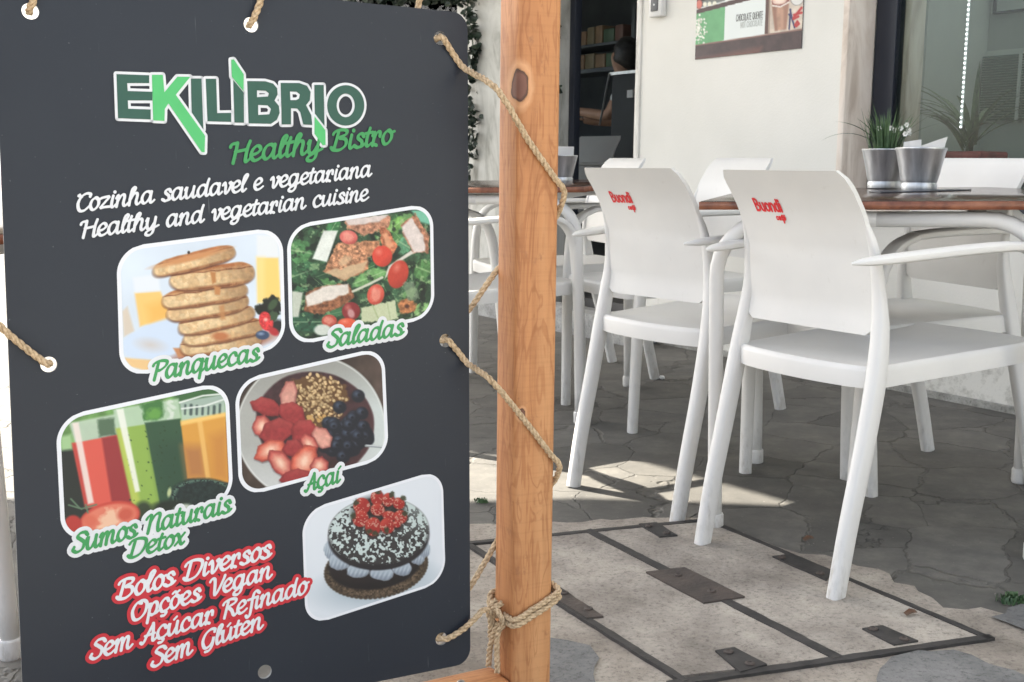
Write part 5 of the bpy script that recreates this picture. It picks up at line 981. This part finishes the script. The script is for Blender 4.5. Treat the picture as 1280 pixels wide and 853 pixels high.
def p_acai(X, Y):
    P = Paint(X, Y, (84, 70, 64)); P.tex(1, 90, .3, 3); m, u, v = P.ell(430, 470, 430, 420, (176, 178, 174), 0, 5); P.mix(m * np.clip(u * .9 + .1, 0, 1), (206, 216, 216)); P.mix(m * np.clip(-v - .3, 0, 1), (140, 140, 134)); P.mix(m * np.clip(v * 1.4 - .3, 0, 1), (210, 214, 216)); P.mix(m * np.clip(1 - np.abs(np.hypot(u, v) - .985) * 60, 0, 1) * .7, (226, 230, 228))
    m, u, v = P.ell(450, 440, 342, 300, (74, 48, 54), 12, 6, 1, 20); P.tex(m, 40, .3, 5); P.mix(m * np.clip(u - .3, 0, 1) * .7, (104, 66, 70))
    m = P.poly([(270, 210), (330, 180), (480, 160), (620, 220), (640, 300), (560, 370), (520, 440), (480, 470), (430, 450), (370, 400), (310, 340), (300, 260)], (112, 80, 50), 8, 1, 30); rr = random.Random(8)
    for k in range(230):
        x, y = rr.gauss(450, 95), rr.gauss(290, 72)
        if P and (abs(x - 450) / 190) ** 2 + ((y - 300) / 150) ** 2 > 1: continue
        f = rr.uniform(.8, 1.15); P.ell(x + 3, y + 5, 15, 11, (104, 72, 42), rr.uniform(0, 180), 4, .5); P.ell(x, y, rr.uniform(8, 15), rr.uniform(5, 10), (206 * f, 176 * f, 128 * f), rr.uniform(0, 180), 3); P.ell(x - 2, y - 2, rr.uniform(3, 7), rr.uniform(2, 4), (232, 208, 164), rr.uniform(0, 180), 3, .6)
    for k in range(30): P.ell(rr.uniform(370, 520), rr.uniform(390, 450), rr.uniform(8, 15), rr.uniform(6, 10), (206, 164, 100), rr.uniform(0, 180), 3)
    for k in range(46):
        x, y = rr.gauss(610, 85), rr.gauss(510, 110)
        if x < 480 + max(0, (500 - y)) * .35 or x > 770 or y > 720 or y < 250: continue
        m, u, v = P.ell(x, y, 40, 37, (34, 40, 54), 0, 5); P.mix(m * np.clip(.75 - np.hypot(u + .25, v + .35), 0, 1) * 1.1, (92, 106, 132)); P.ell(x + rr.uniform(-8, 8), y - 6, 9, 8, (22, 26, 36), 0, 4, .8)
    B_ = [((165, 340), 75, 45, 20, 0), ((290, 270), 40, 70, 10, 2), ((310, 380), 70, 55, 40, 0), ((140, 450), 45, 55, 0, 1), ((225, 480), 85, 60, -15, 0), ((370, 480), 65, 55, -40, 0), ((480, 520), 45, 62, -40, 2), ((405, 560), 40, 60, -30, 1), ((185, 590), 80, 48, -25, 3), ((315, 580), 50, 45, 0, 0), ((245, 665), 78, 48, 55, 1), ((380, 655), 62, 88, 25, 3), ((465, 680), 45, 45, 0, 1), ((325, 745), 75, 36, -10, 0)]
    for k, ((x, y), rx, ry, ro, kind) in enumerate(B_):
        a = math.radians(ro); rx, ry = rx * 1.22, ry * 1.22; pts = [(x + rx * p * math.cos(a) - ry * q * math.sin(a), y + rx * p * math.sin(a) + ry * q * math.cos(a)) for p, q in ((-1, .1), (-.5, -.8), (.3, -.95), (.95, -.3), (.9, .5), (.1, .95), (-.7, .7))]
        P.poly([(p + 4, q + 7) for p, q in pts], (60, 30, 34), 10, .7); c = [(168, 58, 62), (206, 96, 88), (222, 160, 144), (226, 106, 84)][kind]; m = P.poly(pts, c, 4, 1, 10, k); P.tex(m, 22, .12, k); P.mix(m * np.clip(P.pd(pts) / 14 + 1, 0, 1) * .45, (112, 30, 38))
        if kind in (1, 3): P.poly([(x + (p - x) * .62, y + (q - y) * .62) for p, q in pts], (240, 176, 152), 14, .85); P.poly([(x + (p - x) * .25, y + (q - y) * .3) for p, q in pts], (250, 214, 190), 10, .8)
        else: P.mix(m * np.clip((y - P.Y) / ry, 0, 1) * .35, (214, 110, 100))
    P.line([(740, 565), (850, 572)], 7, (150, 160, 164), 3); P.line([(745, 562), (850, 568)], 2, (226, 232, 236), 2); P.tex(1, 8, .015, 12, 2); return P.c
def p_cake(X, Y):
    P = Paint(X, Y, (222, 229, 238)); P.ell(400, 640, 270, 100, (150, 172, 186), -8, 60, .75); P.ell(650, 560, 60, 120, (190, 204, 214), 0, 50, .5)
    m, u, v = P.ell(398, 540, 285, 165, (98, 84, 70), -10, 5, 1, 10); rr = random.Random(2)
    for k in range(66):
        a = k / 66 * 6.283; x = 398 + 282 * math.cos(a) * math.cos(-.17) - 163 * math.sin(a) * math.sin(-.17); y = 540 + 282 * math.cos(a) * math.sin(-.17) + 163 * math.sin(a) * math.cos(-.17); P.ell(x, y, 14, 12, (86, 74, 62), 0, 4)
    P.tex(m, 9, .55, 5, 3); P.ell(395, 520, 262, 140, (46, 42, 44), -10, 6); P.ell(390, 500, 262, 120, (52, 46, 48), -10, 6)
    for x, y, rx, ry in ((140, 440, 34, 50), (188, 505, 56, 48), (290, 555, 62, 42), (425, 570, 66, 42), (540, 540, 56, 42), (630, 470, 44, 52), (670, 430, 30, 50)):
        m, u, v = P.ell(x, y, rx, ry, (178, 192, 206), 0, 4, 1, 12, x); P.mix(m * np.clip(.5 + .5 * np.sin((u * 4 + v * 1.2) * 4), 0, 1) * .45 * np.clip(v + .6, 0, 1), (112, 124, 140)); P.mix(m * np.clip(v - .3, 0, 1), (120, 130, 146))
    m, u, v = P.ell(412, 362, 285, 192, (54, 52, 56), -4, 5); m2, u2, v2 = P.ell(412, 335, 283, 188, (70, 68, 70), -4, 5)
    n1 = P.noise(13, 4, 2); n2 = P.noise(60, 9, 2); thr = .50 + .16 * np.clip(v2, -1, 1) * .5 - .12 * (n2 - .5) - .16 * np.clip(-v2 * .6 + np.abs(u2) * .7 - .35, 0, 1); P.mix(m2 * np.clip((n1 - thr) * 12, 0, 1), (200, 216, 216)); P.mix(m2 * np.clip(u2 * .9 - .15, 0, 1) * np.clip(.3 - v2, 0, 1) * .9, (188, 206, 204)); P.mix(m2 * np.clip(np.abs(np.hypot(u2, v2) - 1.0) * -14 + 1, 0, 1) * .5 * (v2 > .1), (50, 48, 50))
    P.ell(410, 240, 150, 100, (40, 40, 40), 0, 20, .85)
    for x, y, rx, ry, ro in ((398, 150, 36, 46, 0), (460, 160, 34, 38, 20), (520, 180, 34, 32, 20), (400, 215, 40, 34, 0), (312, 195, 46, 46, -20), (470, 250, 44, 26, 10), (530, 255, 38, 38, 0), (305, 265, 44, 46, 20), (375, 310, 44, 52, 10), (455, 305, 42, 44, -10), (510, 295, 22, 20, 0)):
        P.ell(x + 2, y + 6, rx, ry, (50, 22, 24), ro, 8, .6); m, u, v = P.ell(x, y, rx, ry, (176, 50, 46), ro, 4); P.mix(m * np.clip(-u * .4 - v * .6, 0, 1), (222, 92, 76)); P.mix(m * (P.noise(9, x, 2) > .62) * .6, (216, 190, 170))
    for x, y in ((280, 175), (400, 112), (480, 130), (545, 150), (350, 335), (385, 345), (450, 330), (265, 250), (555, 235)): P.ell(x, y, 18, 14, (66, 72, 52), x, 5, .9, 14, x)
    P.tex(1, 7, .0, 12, 2); return P.c
PX = dict(pancake=[(145, 310), (353, 283.5), (357, 435.5), (150, 473.5)], salad=[(358, 282.5), (541, 253.5), (543, 397), (362, 434)], juice=[(69, 522), (285, 475.5), (292, 628), (77, 681)], acai=[(293, 476), (480, 433), (486, 573), (299, 623)], cake=[(377, 639), (553, 586), (557, 727), (382, 784)])
ST = {"pancake": [[0.1292, 0.6291], [0.3447, 0.6559], [0.3459, 0.4918], [0.1288, 0.4638]], "salad": [[0.3503, 0.657], [0.5672, 0.6904], [0.5685, 0.5256], [0.3515, 0.4932]], "juice": [[0.0502, 0.4203], [0.2664, 0.4531], [0.27, 0.2881], [0.052, 0.2592]], "acai": [[0.2749, 0.4521], [0.4895, 0.4876], [0.495, 0.3263], [0.2777, 0.2927]], "cake": [[0.3643, 0.2649], [0.5797, 0.3027], [0.5837, 0.1324], [0.367, 0.0996]]}
PAINT = dict(pancake=(p_pancake, 4.738, (150, 290), 'printed picture of stacked pancakes with syrup and orange juice'), salad=(p_salad, 4.876, (360, 255), 'printed picture of chicken salad with tomatoes'), juice=(p_juice, 3.97, (70, 475), 'printed picture of red, green and orange juices in glasses'), acai=(p_acai, 4.61, (295, 435), 'printed picture of a bowl with granola, strawberries and blueberries'), cake=(p_cake, 4.489, (380, 590), 'printed picture of a dusted chocolate cake topped with strawberries'))
for k in PX:
    fn, zs_, og, lab = PAINT[k]; q = ST[k]
    fr = photo_grid('picture_frame', q, PX[k], lambda X, Y: np.ones(X.shape + (3,)) * np.array((234, 238, 246.)), board, bplace, .0004, .034, (40, 60), 0, zs_, og, .80)
    fr['label'] = 'white rounded border of the ' + lab[11:]
    p = photo_grid('picture', q, PX[k], fn, fr, bplace, .0007, .034, (250, 190), .0052 if k != 'cake' else .004, zs_, og); p['label'] = lab
# ------------------------------------------------------------------ TIMBER FRAME that carries the board
EH = Vector((.874346, .485303, 0)); NH = Vector((.485303, -.874346, 0)); PC = Vector((.0213, 1.704, 0)); PS = .0345
def wood_mat(name, axis, knots=()):
    m, t, b = mat_new(name); tc = N(t, 'ShaderNodeTexCoord'); co = tc.outputs['Object']
    acc = None
    if knots:                                             # grain bends round the knots
        sx = N(t, 'ShaderNodeSeparateXYZ'); t.links.new(co, sx.inputs[0]); off = None; masks = []
        for (kx, ky, kz, kr) in knots:
            mp = N(t, 'ShaderNodeMapping'); mp.inputs['Location'].default_value = (-kx / kr, -ky / (kr * 1.6), -kz / (kr * 1.5)); mp.inputs['Scale'].default_value = (1 / kr, 1 / (kr * 1.6), 1 / (kr * 1.5)); t.links.new(co, mp.inputs[0])
            wn = N(t, 'ShaderNodeTexNoise', Scale=1.3, Detail=3); t.links.new(mp.outputs[0], wn.inputs['Vector'])
            ln = N(t, 'ShaderNodeVectorMath', operation='LENGTH'); t.links.new(mp.outputs[0], ln.inputs[0]); ad = N(t, 'ShaderNodeMath', operation='MULTIPLY_ADD'); ad.inputs[1].default_value = .5; t.links.new(wn.outputs[0], ad.inputs[0]); t.links.new(ln.outputs['Value'], ad.inputs[2]); masks.append(ad.outputs[0])
    mp = N(t, 'ShaderNodeMapping'); mp.inputs['Scale'].default_value = (1, 1, .05) if axis == 'z' else (.05, 1, 1); t.links.new(co, mp.inputs[0])
    n0 = N(t, 'ShaderNodeTexNoise', Scale=11, Detail=4); t.links.new(mp.outputs[0], n0.inputs['Vector'])
    n1 = N(t, 'ShaderNodeTexNoise', Scale=75, Detail=8, Roughness=.7); t.links.new(mp.outputs[0], n1.inputs['Vector'])
    m2 = N(t, 'ShaderNodeMapping'); m2.inputs['Scale'].default_value = (1, 1, .16) if axis == 'z' else (.16, 1, 1); t.links.new(co, m2.inputs[0])
    wv = N(t, 'ShaderNodeTexNoise', Scale=26, Detail=2, Distortion=2.2); t.links.new(m2.outputs[0], wv.inputs['Vector'])
    ringf = N(t, 'ShaderNodeMath', operation='MULTIPLY'); ringf.inputs[1].default_value = 34; t.links.new(wv.outputs[0], ringf.inputs[0]); ringin = ringf.outputs[0]
    for mk in masks if knots else []:
        iv = N(t, 'ShaderNodeMath', operation='DIVIDE'); iv.inputs[0].default_value = 4.5; t.links.new(mk, iv.inputs[1]); a2 = N(t, 'ShaderNodeMath', operation='ADD'); t.links.new(ringin, a2.inputs[0]); t.links.new(iv.outputs[0], a2.inputs[1]); ringin = a2.outputs[0]
    sn = N(t, 'ShaderNodeMath', operation='SINE'); t.links.new(ringin, sn.inputs[0]); ab = N(t, 'ShaderNodeMapRange'); ab.inputs[1].default_value = -1; t.links.new(sn.outputs[0], ab.inputs[0])
    g1 = ramp(t, [(.25, (.36, .142, .050)), (.5, (.48, .222, .09)), (.75, (.59, .325, .155))]); t.links.new(n0.outputs[0], g1.inputs[0])
    g2 = ramp(t, [(.0, (.78, .66, .58)), (.35, (1, 1, 1)), (1, (1.04, 1.02, 1))]); t.links.new(ab.outputs[0], g2.inputs[0]); mu = N(t, 'ShaderNodeMix', data_type='RGBA', blend_type='MULTIPLY'); mu.inputs[0].default_value = .75; t.links.new(g1.outputs[0], mu.inputs[6]); t.links.new(g2.outputs[0], mu.inputs[7])
    g3 = ramp(t, [(.3, (.66, .56, .5)), (.52, (1, 1, 1)), (.8, (1.1, 1.08, 1.04))]); t.links.new(n1.outputs[0], g3.inputs[0]); mu2 = N(t, 'ShaderNodeMix', data_type='RGBA', blend_type='MULTIPLY'); mu2.inputs[0].default_value = .65; t.links.new(mu.outputs[2], mu2.inputs[6]); t.links.new(g3.outputs[0], mu2.inputs[7])
    col = mu2.outputs[2]
    # fine saw marks across the grain and scattered dark stains
    m3 = N(t, 'ShaderNodeMapping'); m3.inputs['Scale'].default_value = (.03, .03, 1) if axis == 'z' else (1, .03, .03); t.links.new(co, m3.inputs[0]); n3 = N(t, 'ShaderNodeTexNoise', Scale=190, Detail=3); t.links.new(m3.outputs[0], n3.inputs['Vector']); g4 = ramp(t, [(.36, (.74, .68, .64)), (.5, (1, 1, 1))]); t.links.new(n3.outputs[0], g4.inputs[0])
    mu3 = N(t, 'ShaderNodeMix', data_type='RGBA', blend_type='MULTIPLY'); mu3.inputs[0].default_value = .22; t.links.new(col, mu3.inputs[6]); t.links.new(g4.outputs[0], mu3.inputs[7]); col = mu3.outputs[2]
    n5 = N(t, 'ShaderNodeTexNoise', Scale=38, Detail=7, Roughness=.75); t.links.new(co, n5.inputs['Vector']); g5 = ramp(t, [(.60, (0, 0, 0)), (.74, (1, 1, 1))]); t.links.new(n5.outputs[0], g5.inputs[0]); mx5 = N(t, 'ShaderNodeMix', data_type='RGBA'); mx5.inputs[7].default_value = (.30, .13, .06, 1); t.links.new(g5.outputs[0], mx5.inputs[0]); t.links.new(col, mx5.inputs[6]); col = mx5.outputs[2]
    for mk in masks if knots else []:
        gk = ramp(t, [(0, (.13, .055, .038)), (.44, (.17, .075, .05)), (.52, (.06, .028, .018)), (.56, (.52, .26, .12)), (.66, (.60, .32, .16))]); gm = ramp(t, [(.66, (1, 1, 1)), (.85, (0, 0, 0))])
        sc = N(t, 'ShaderNodeMath', operation='MULTIPLY'); sc.inputs[1].default_value = .40; t.links.new(mk, sc.inputs[0]); t.links.new(sc.outputs[0], gk.inputs[0]); t.links.new(sc.outputs[0], gm.inputs[0])
        mx = N(t, 'ShaderNodeMix', data_type='RGBA'); t.links.new(gm.outputs[0], mx.inputs[0]); t.links.new(col, mx.inputs[6]); t.links.new(gk.outputs[0], mx.inputs[7]); col = mx.outputs[2]
    t.links.new(col, b.inputs['Base Color']); b.inputs['Roughness'].default_value = .6
    bp = N(t, 'ShaderNodeBump', Strength=.25, Distance=.002); t.links.new(n1.outputs[0], bp.inputs['Height']); t.links.new(bp.outputs[0], b.inputs['Normal'])
    return m
frame = bpy.data.objects.new('timber_frame', None); COL.objects.link(frame); tag(frame, 'square pine post and ground rail with knots, holding the roped sign board', 'timber frame')
FG = gz(PC.x, PC.y); frame.matrix_world = Matrix(((EH.x, -NH.x, 0, PC.x), (EH.y, -NH.y, 0, PC.y), (0, 0, 1, FG), (0, 0, 0, 1)))   # local x along the frame, y away from the camera
def flocal(p): return frame.matrix_world.inverted() @ Vector(p)
kn = [flocal((.0051, 1.6573, .9964)), flocal((.0152, 1.6629, .5253)), flocal((-.0153, 1.6459, .9175))]
m_wood = wood_mat('knotty_pine', 'z', [(kn[0].x, kn[0].y, kn[0].z, .0145), (kn[1].x, kn[1].y, kn[1].z, .0052), (kn[2].x, kn[2].y, kn[2].z, .0022)]); m_wood2 = wood_mat('weathered_pine', 'x')
def beam(name, a, b, bev, mat):
    bm = NB(); add_box(bm, a, b, bev, None, 4)
    if name == 'post':
        bmesh.ops.bisect_plane(bm, geom=bm.verts[:] + bm.edges[:] + bm.faces[:], plane_co=(0, 0, .8), plane_no=(0, 0, 1))
    fixn(bm); return build(name, bm, mat, frame, 40)
ZL0 = gz(-.66, 1.33) - FG
beam('post', (-PS, -PS, -.01), (PS, PS, 1.46), .012, m_wood)
beam('post', (-.86, -PS, ZL0 - .01), (-.86 + 2 * PS, PS, 1.46), .012, m_wood)
beam('rail', (-.86 + 2 * PS + .001, -PS + .001, ZL0 * 0 - .035), (-PS - .001, PS - .001, .079), .010, m_wood2)
beam('rail', (-.86 + 2 * PS + .001, -PS + .001, 1.36), (-PS - .001, PS - .001, 1.426), .008, m_wood2)
bm = NB(); lathe(bm, [(0, .0), (.0125, .0), (.0125, .002), (.0075, .0022), (.0075, .0075), (.005, .011), (0, .012)], 20); fixn(bm); o = build('bolt', bm, m_metal, frame, 35); o.location = (-.116, -.020, .0793)
# ------------------------------------------------------------------ ROPES (three twisted strands)
m_rope = noisy('jute_rope', (.30, .21, .12), (.60, .46, .30), 240, .9, bump=.6, bscale=900, bdist=.001, stops=(.3, .62))
def rope(name, paths, label, cat='rope', rr_=.0045, step=.0016):
    t = empty(name, paths[0][0], label, cat); base = Vector(paths[0][0])
    for path in paths:
        dense = catmull([Vector(p) - base for p in path], 24); pts = [dense[0]]; acc = 0
        for a, b in zip(dense, dense[1:]):
            L = (b - a).length; d = step - acc
            while d <= L: pts.append(a.lerp(b, d / L)); d += step
            acc = (L - (d - step))
        if len(pts) < 4: continue
        ref = Vector((.3, .2, 1)).normalized(); fr = []
        for i, p in enumerate(pts):
            tt = (pts[min(i + 1, len(pts) - 1)] - pts[max(i - 1, 0)]).normalized(); a = (ref - tt * ref.dot(tt)).normalized(); ref = a; fr.append((p, a, tt.cross(a)))
        for k in range(3):
            bm = NB(); P = [p + (a * math.cos(th) + b * math.sin(th)) * rr_ * (.52 + .10 * math.sin(i * .043 + k * 2.1) * math.sin(i * .017)) for i, (p, a, b) in enumerate(fr) for th in [2 * math.pi * (k / 3 + i * step / (rr_ * 6.6))]]
            sweep(bm, P, rr_ * .54, 7); build('strand', bm, m_rope, t)
    return t
def bpt(s, t_, d): return BL_ + BE * s + BU * t_ + BN * d
def pp(a, b, z): return PC + EH * a - NH * b + Vector((0, 0, z))       # a along the frame, b away from camera
g_ = .039
rope('rope', [[bpt(.5803, .9221, -.02), bpt(.579, .9235, .0), bpt(.584, .919, .0065), bpt(.612, .884, .008), (-.0248, 1.6338, .989), (.0195, 1.6584, .9215), (.0560, 1.6790, .872), pp(g_ + .001, -g_ + .004, .845), pp(g_ + .001, .0, .80), pp(g_ - .006, g_, .775), pp(-.01, g_ + .001, .748), pp(-g_ - .002, g_ - .006, .722), bpt(.6383, .5373, -.02), bpt(.61, .513, -.016), bpt(.5861, .4911, -.012), bpt(.5855, .4925, .0), bpt(.591, .4885, .0065), bpt(.617, .458, .008), (-.0292, 1.6314, .5806), (.0188, 1.658, .5181), (.0555, 1.6785, .466), pp(g_ + .001, -g_ + .004, .437), pp(g_ + .001, .0, .395), pp(g_ - .006, g_, .365), pp(-.01, g_ + .001, .330), pp(-g_ - .002, g_ - .006, .2953), bpt(.6377, .1152, -.02), bpt(.605, .08, -.016), bpt(.5765, .0457, -.012), bpt(.576, .047, .0), bpt(.583, .0475, .0065), bpt(.60, .054, .009), bpt(.625, .071, .012), bpt(.642, .083, .012), pp(-g_ - .005, .004, .205)]], 'brown jute rope laced between the board holes and the timber post')
kn_rope = [[pp(-g_, -.01, .212), pp(-g_ + .003, -g_ - .001, .214), pp(-.005, -g_ - .002, .226), pp(g_ - .004, -g_ - .001, .243), pp(g_ + .002, -g_ + .01, .250), pp(g_ + .002, g_ - .01, .244), pp(g_ - .01, g_ + .002, .24), pp(-g_ + .01, g_ + .002, .23), pp(-g_ - .002, g_ - .01, .222), pp(-g_ - .004, .012, .216), pp(-g_ - .006, .0, .206)],
 [pp(-g_, -.012, .203), pp(-g_ + .003, -g_ - .002, .205), pp(-.005, -g_ - .003, .216), pp(g_ - .004, -g_ - .002, .233), pp(g_ + .003, -g_ + .01, .240), pp(g_ + .003, g_ - .01, .236), pp(g_ - .01, g_ + .003, .23), pp(-g_ + .01, g_ + .003, .22), pp(-g_ - .003, g_ - .01, .214), pp(-g_ - .006, .012, .21)],
 [pp(-g_ - .004, -.012, .232), pp(-g_ - .014, -.004, .222), pp(-g_ - .012, .008, .205), pp(-g_ - .004, .003, .190), pp(-g_ - .003, -.014, .196), pp(-g_ - .010, -.020, .212), pp(-g_ - .014, -.010, .226)],
 [pp(-g_ - .006, -.008, .200), pp(-g_ - .012, .001, .180), pp(-g_ - .013, .010, .150), pp(-g_ - .012, .016, .122)],
 [pp(-g_ - .006, -.014, .200), pp(-g_ - .011, -.010, .178), pp(-g_ - .010, -.008, .150), pp(-g_ - .008, -.006, .118)],
 [pp(-g_ - .005, .004, .232), pp(-g_ - .016, .008, .216), pp(-g_ - .014, .006, .196), pp(-g_ - .010, .014, .17)]]
rope('knotted_rope', kn_rope, 'jute rope knotted round the post foot with two loose ends')
rope('rope', [[bpt(.0398, .9116, -.012), bpt(.0385, .914, .0), bpt(.0415, .920, .006), bpt(.0465, .935, .005), bpt(.052, .965, -.004), bpt(.06, 1.1, -.02), bpt(.064, 1.18, -.036)]], 'short rope up from the top left hole of the sign board')
rope('rope', [[bpt(.308, .9182, -.012), bpt(.3075, .921, .0), bpt(.311, .928, .006), bpt(.320, .951, .006), bpt(.328, .985, -.002), bpt(.34, 1.1, -.02), bpt(.345, 1.18, -.036)]], 'short rope up from the top middle hole of the sign board')
rope('rope', [[bpt(.545, .93, -.012), bpt(.5525, .9655, -.012), bpt(.557, 1.0, -.014), bpt(.57, 1.18, -.036)]], 'short rope behind the top edge of the board near its right corner')
rope('rope', [[bpt(.0451, .4864, -.012), bpt(.046, .488, .0), bpt(.040, .4895, .006), bpt(.012, .515, .007), bpt(-.03, .555, .004), bpt(-.10, .60, -.0), bpt(-.17, .64, .01), bpt(-.20, .65, -.03)]], 'rope from the left hole of the sign board running out to the left')

# ------------------------------------------------------------------ POSTER and switch box on the wall
def wplace(w, z, d): v = uw(FU - .004 - d, w, z); return v
poster = bpy.data.objects.new('poster', None); COL.objects.link(poster); tag(poster, 'drinks poster with green and white panels reading chocolate quente on the wall', 'poster')
WQ = [(-3.715, 1.95), (-3.129, 1.95), (-3.129, 1.339), (-3.715, 1.339)]; WPX = [(875, -114.7), (1013, -111), (1003, 60), (870, 75.5)]
bm = NB(); ubox(bm, FU - .0035, FU - .001, -3.715, -3.129, 1.339, 1.95); fixn(bm); build('sheet', bm, m_navy, poster, 0)
def p_poster(X, Y):
    P = Paint(X, Y, (226, 230, 228)); br = (88, 66, 64)
    # picture shelves, repeated upwards
    for dy in (0, -430, -860):
        g = lambda pts: [(x, y + dy) for x, y in pts]
        m = P.poly(g([(60, 140), (405, 92), (392, 412), (60, 470)]), ((108, 178, 122), (70, 80, 70), (206, 150, 120))[-dy // 430], 2); P.tex(m, 60, .06, 3)
        P.poly(g([(405, 92), (830, 25), (805, 362), (392, 412)]), (224, 231, 229), 2)
        m = P.poly(g([(830, 20), (1180, -40), (1180, 330), (805, 362)]), (206, 192, 176), 2); P.tex(m, 50, .12, 5)
        P.poly(g([(815, 22), (848, 18), (836, 360), (803, 362)]), (104, 76, 68), 2); P.poly(g([(848, 18), (862, 16), (850, 358), (836, 360)]), (150, 128, 110), 4, .8)
        rr = random.Random(5 - dy)
        for k in range(90):
            x = 70 + abs(rr.gauss(0, 62)); y = rr.gauss(300, 62)
            P.ell(x, y + dy, rr.uniform(7, 14), rr.uniform(6, 11), (rr.choice(((226, 226, 214), (238, 238, 230), (206, 204, 190)))), rr.uniform(0, 180), 3)
        m = P.poly(g([(872, 110), (1036, 88), (1008, 322), (902, 334)]), (190, 148, 124), 3); P.tex(m, 30, .1, 2); P.poly(g([(872, 110), (915, 104), (925, 332), (902, 334)]), (150, 108, 90), 12, .8); P.poly(g([(985, 95), (1036, 88), (1008, 322), (985, 325)]), (160, 116, 96), 12, .7)
        P.ell(955, 78 + dy, 84, 56, (150, 92, 82), -8, 3); P.ell(950, 62 + dy, 72, 50, (222, 186, 168), -8, 5, 1, 12); P.ell(945, 80 + dy, 50, 22, (238, 218, 204), 0, 8); P.line(g([(880, 118), (955, 132), (1034, 98)]), 6, (232, 224, 216), 3)
        P.ell(1110, 60 + dy, 66, 72, (140, 136, 132), 0, 2); P.ell(1110, 60 + dy, 60, 66, (220, 220, 216), 0, 3)
        for a in (((1045, 160), (1060, 230), (1085, 310)), ((1050, 160), (1035, 320)), ((1035, 200), (1070, 240))): P.line(g(a), 8, (58, 62, 110), 3)
        for a in (((1075, 230), (1130, 170), (1150, 150)), ((1080, 205), (1150, 190)), ((1090, 290), (1110, 260), (1125, 280), (1100, 300)), ((1075, 240), (1120, 220))): P.line(g(a), 10, (196, 52, 54), 4)
        P.poly(g([(60, 108), (1180, -72), (1180, -32), (60, 150)]), br, 2); P.line(g([(60, 112), (1180, -68)]), 5, (150, 120, 108), 3, .8)
    P.ell(120, 45, 40, 50, (206, 96, 84), 0, 6); P.poly([(60, -20), (400, -80), (400, 40), (60, 96)], (52, 60, 56), 6, .6); P.ell(120, 50, 34, 40, (214, 120, 104), 0, 6)
    for x in (185, 235, 290): P.ell(x, 56, 22, 22, (228, 226, 206), 0, 4)
    P.poly([(60, 108), (1180, -72), (1180, -32), (60, 150)], br, 2)
    m = P.poly([(40, 462), (1180, 318), (1180, 520), (40, 640)], (84, 66, 66), 2); P.tex(m, 50, .15, 4); P.poly([(60, 600), (500, 520), (780, 470), (760, 540), (60, 625)], (138, 92, 82), 24, .7); P.line([(40, 466), (1180, 322)], 6, (150, 112, 100), 3)
    return P.c
photo_grid('picture', WQ, WPX, p_poster, poster, wplace, .0002, .0005, (200, 200), 0, 8.0, (860, 0), .9)
bm = NB(); sans(bm, 'CHOCOLATE QUENTE', (-3.481, 1.4705), (-3.333, 1.4695), .0255, wplace, .0006, .085); o = build('lettering', bm, flat('grey_print', (.10, .105, .10)), poster, 0); o['label'] = 'grey capitals reading chocolate quente'
bm = NB(); sans(bm, 'HOT CHOCOLATE', (-3.455, 1.4425), (-3.334, 1.4425), .022, wplace, .0006, .08); o = build('lettering', bm, flat('pale_grey_print', (.42, .45, .43)), poster, 0); o['label'] = 'pale grey capitals reading hot chocolate'
sw = empty('switch_box', uw(FU, -3.948, 1.6), 'small white wall box with a dark sensor window beside the doorway', 'switch')
bm = NB(); ubox(bm, FU - .034, FU - .001, -3.991, -3.905, 1.533, 1.66, .008); tpart(sw, 'casing', bm, m_plastic)
bm = NB(); ubox(bm, FU - .037, FU - .0345, -3.970, -3.926, 1.556, 1.61, .003); tpart(sw, 'sensor', bm, flat('grey_sensor', (.11, .115, .12)))
bm = NB(); sweep(bm, [uw(FU - .037, -3.948, 1.583), uw(FU - .0385, -3.948, 1.583)], .004, 10); tpart(sw, 'lens', bm, m_paper)
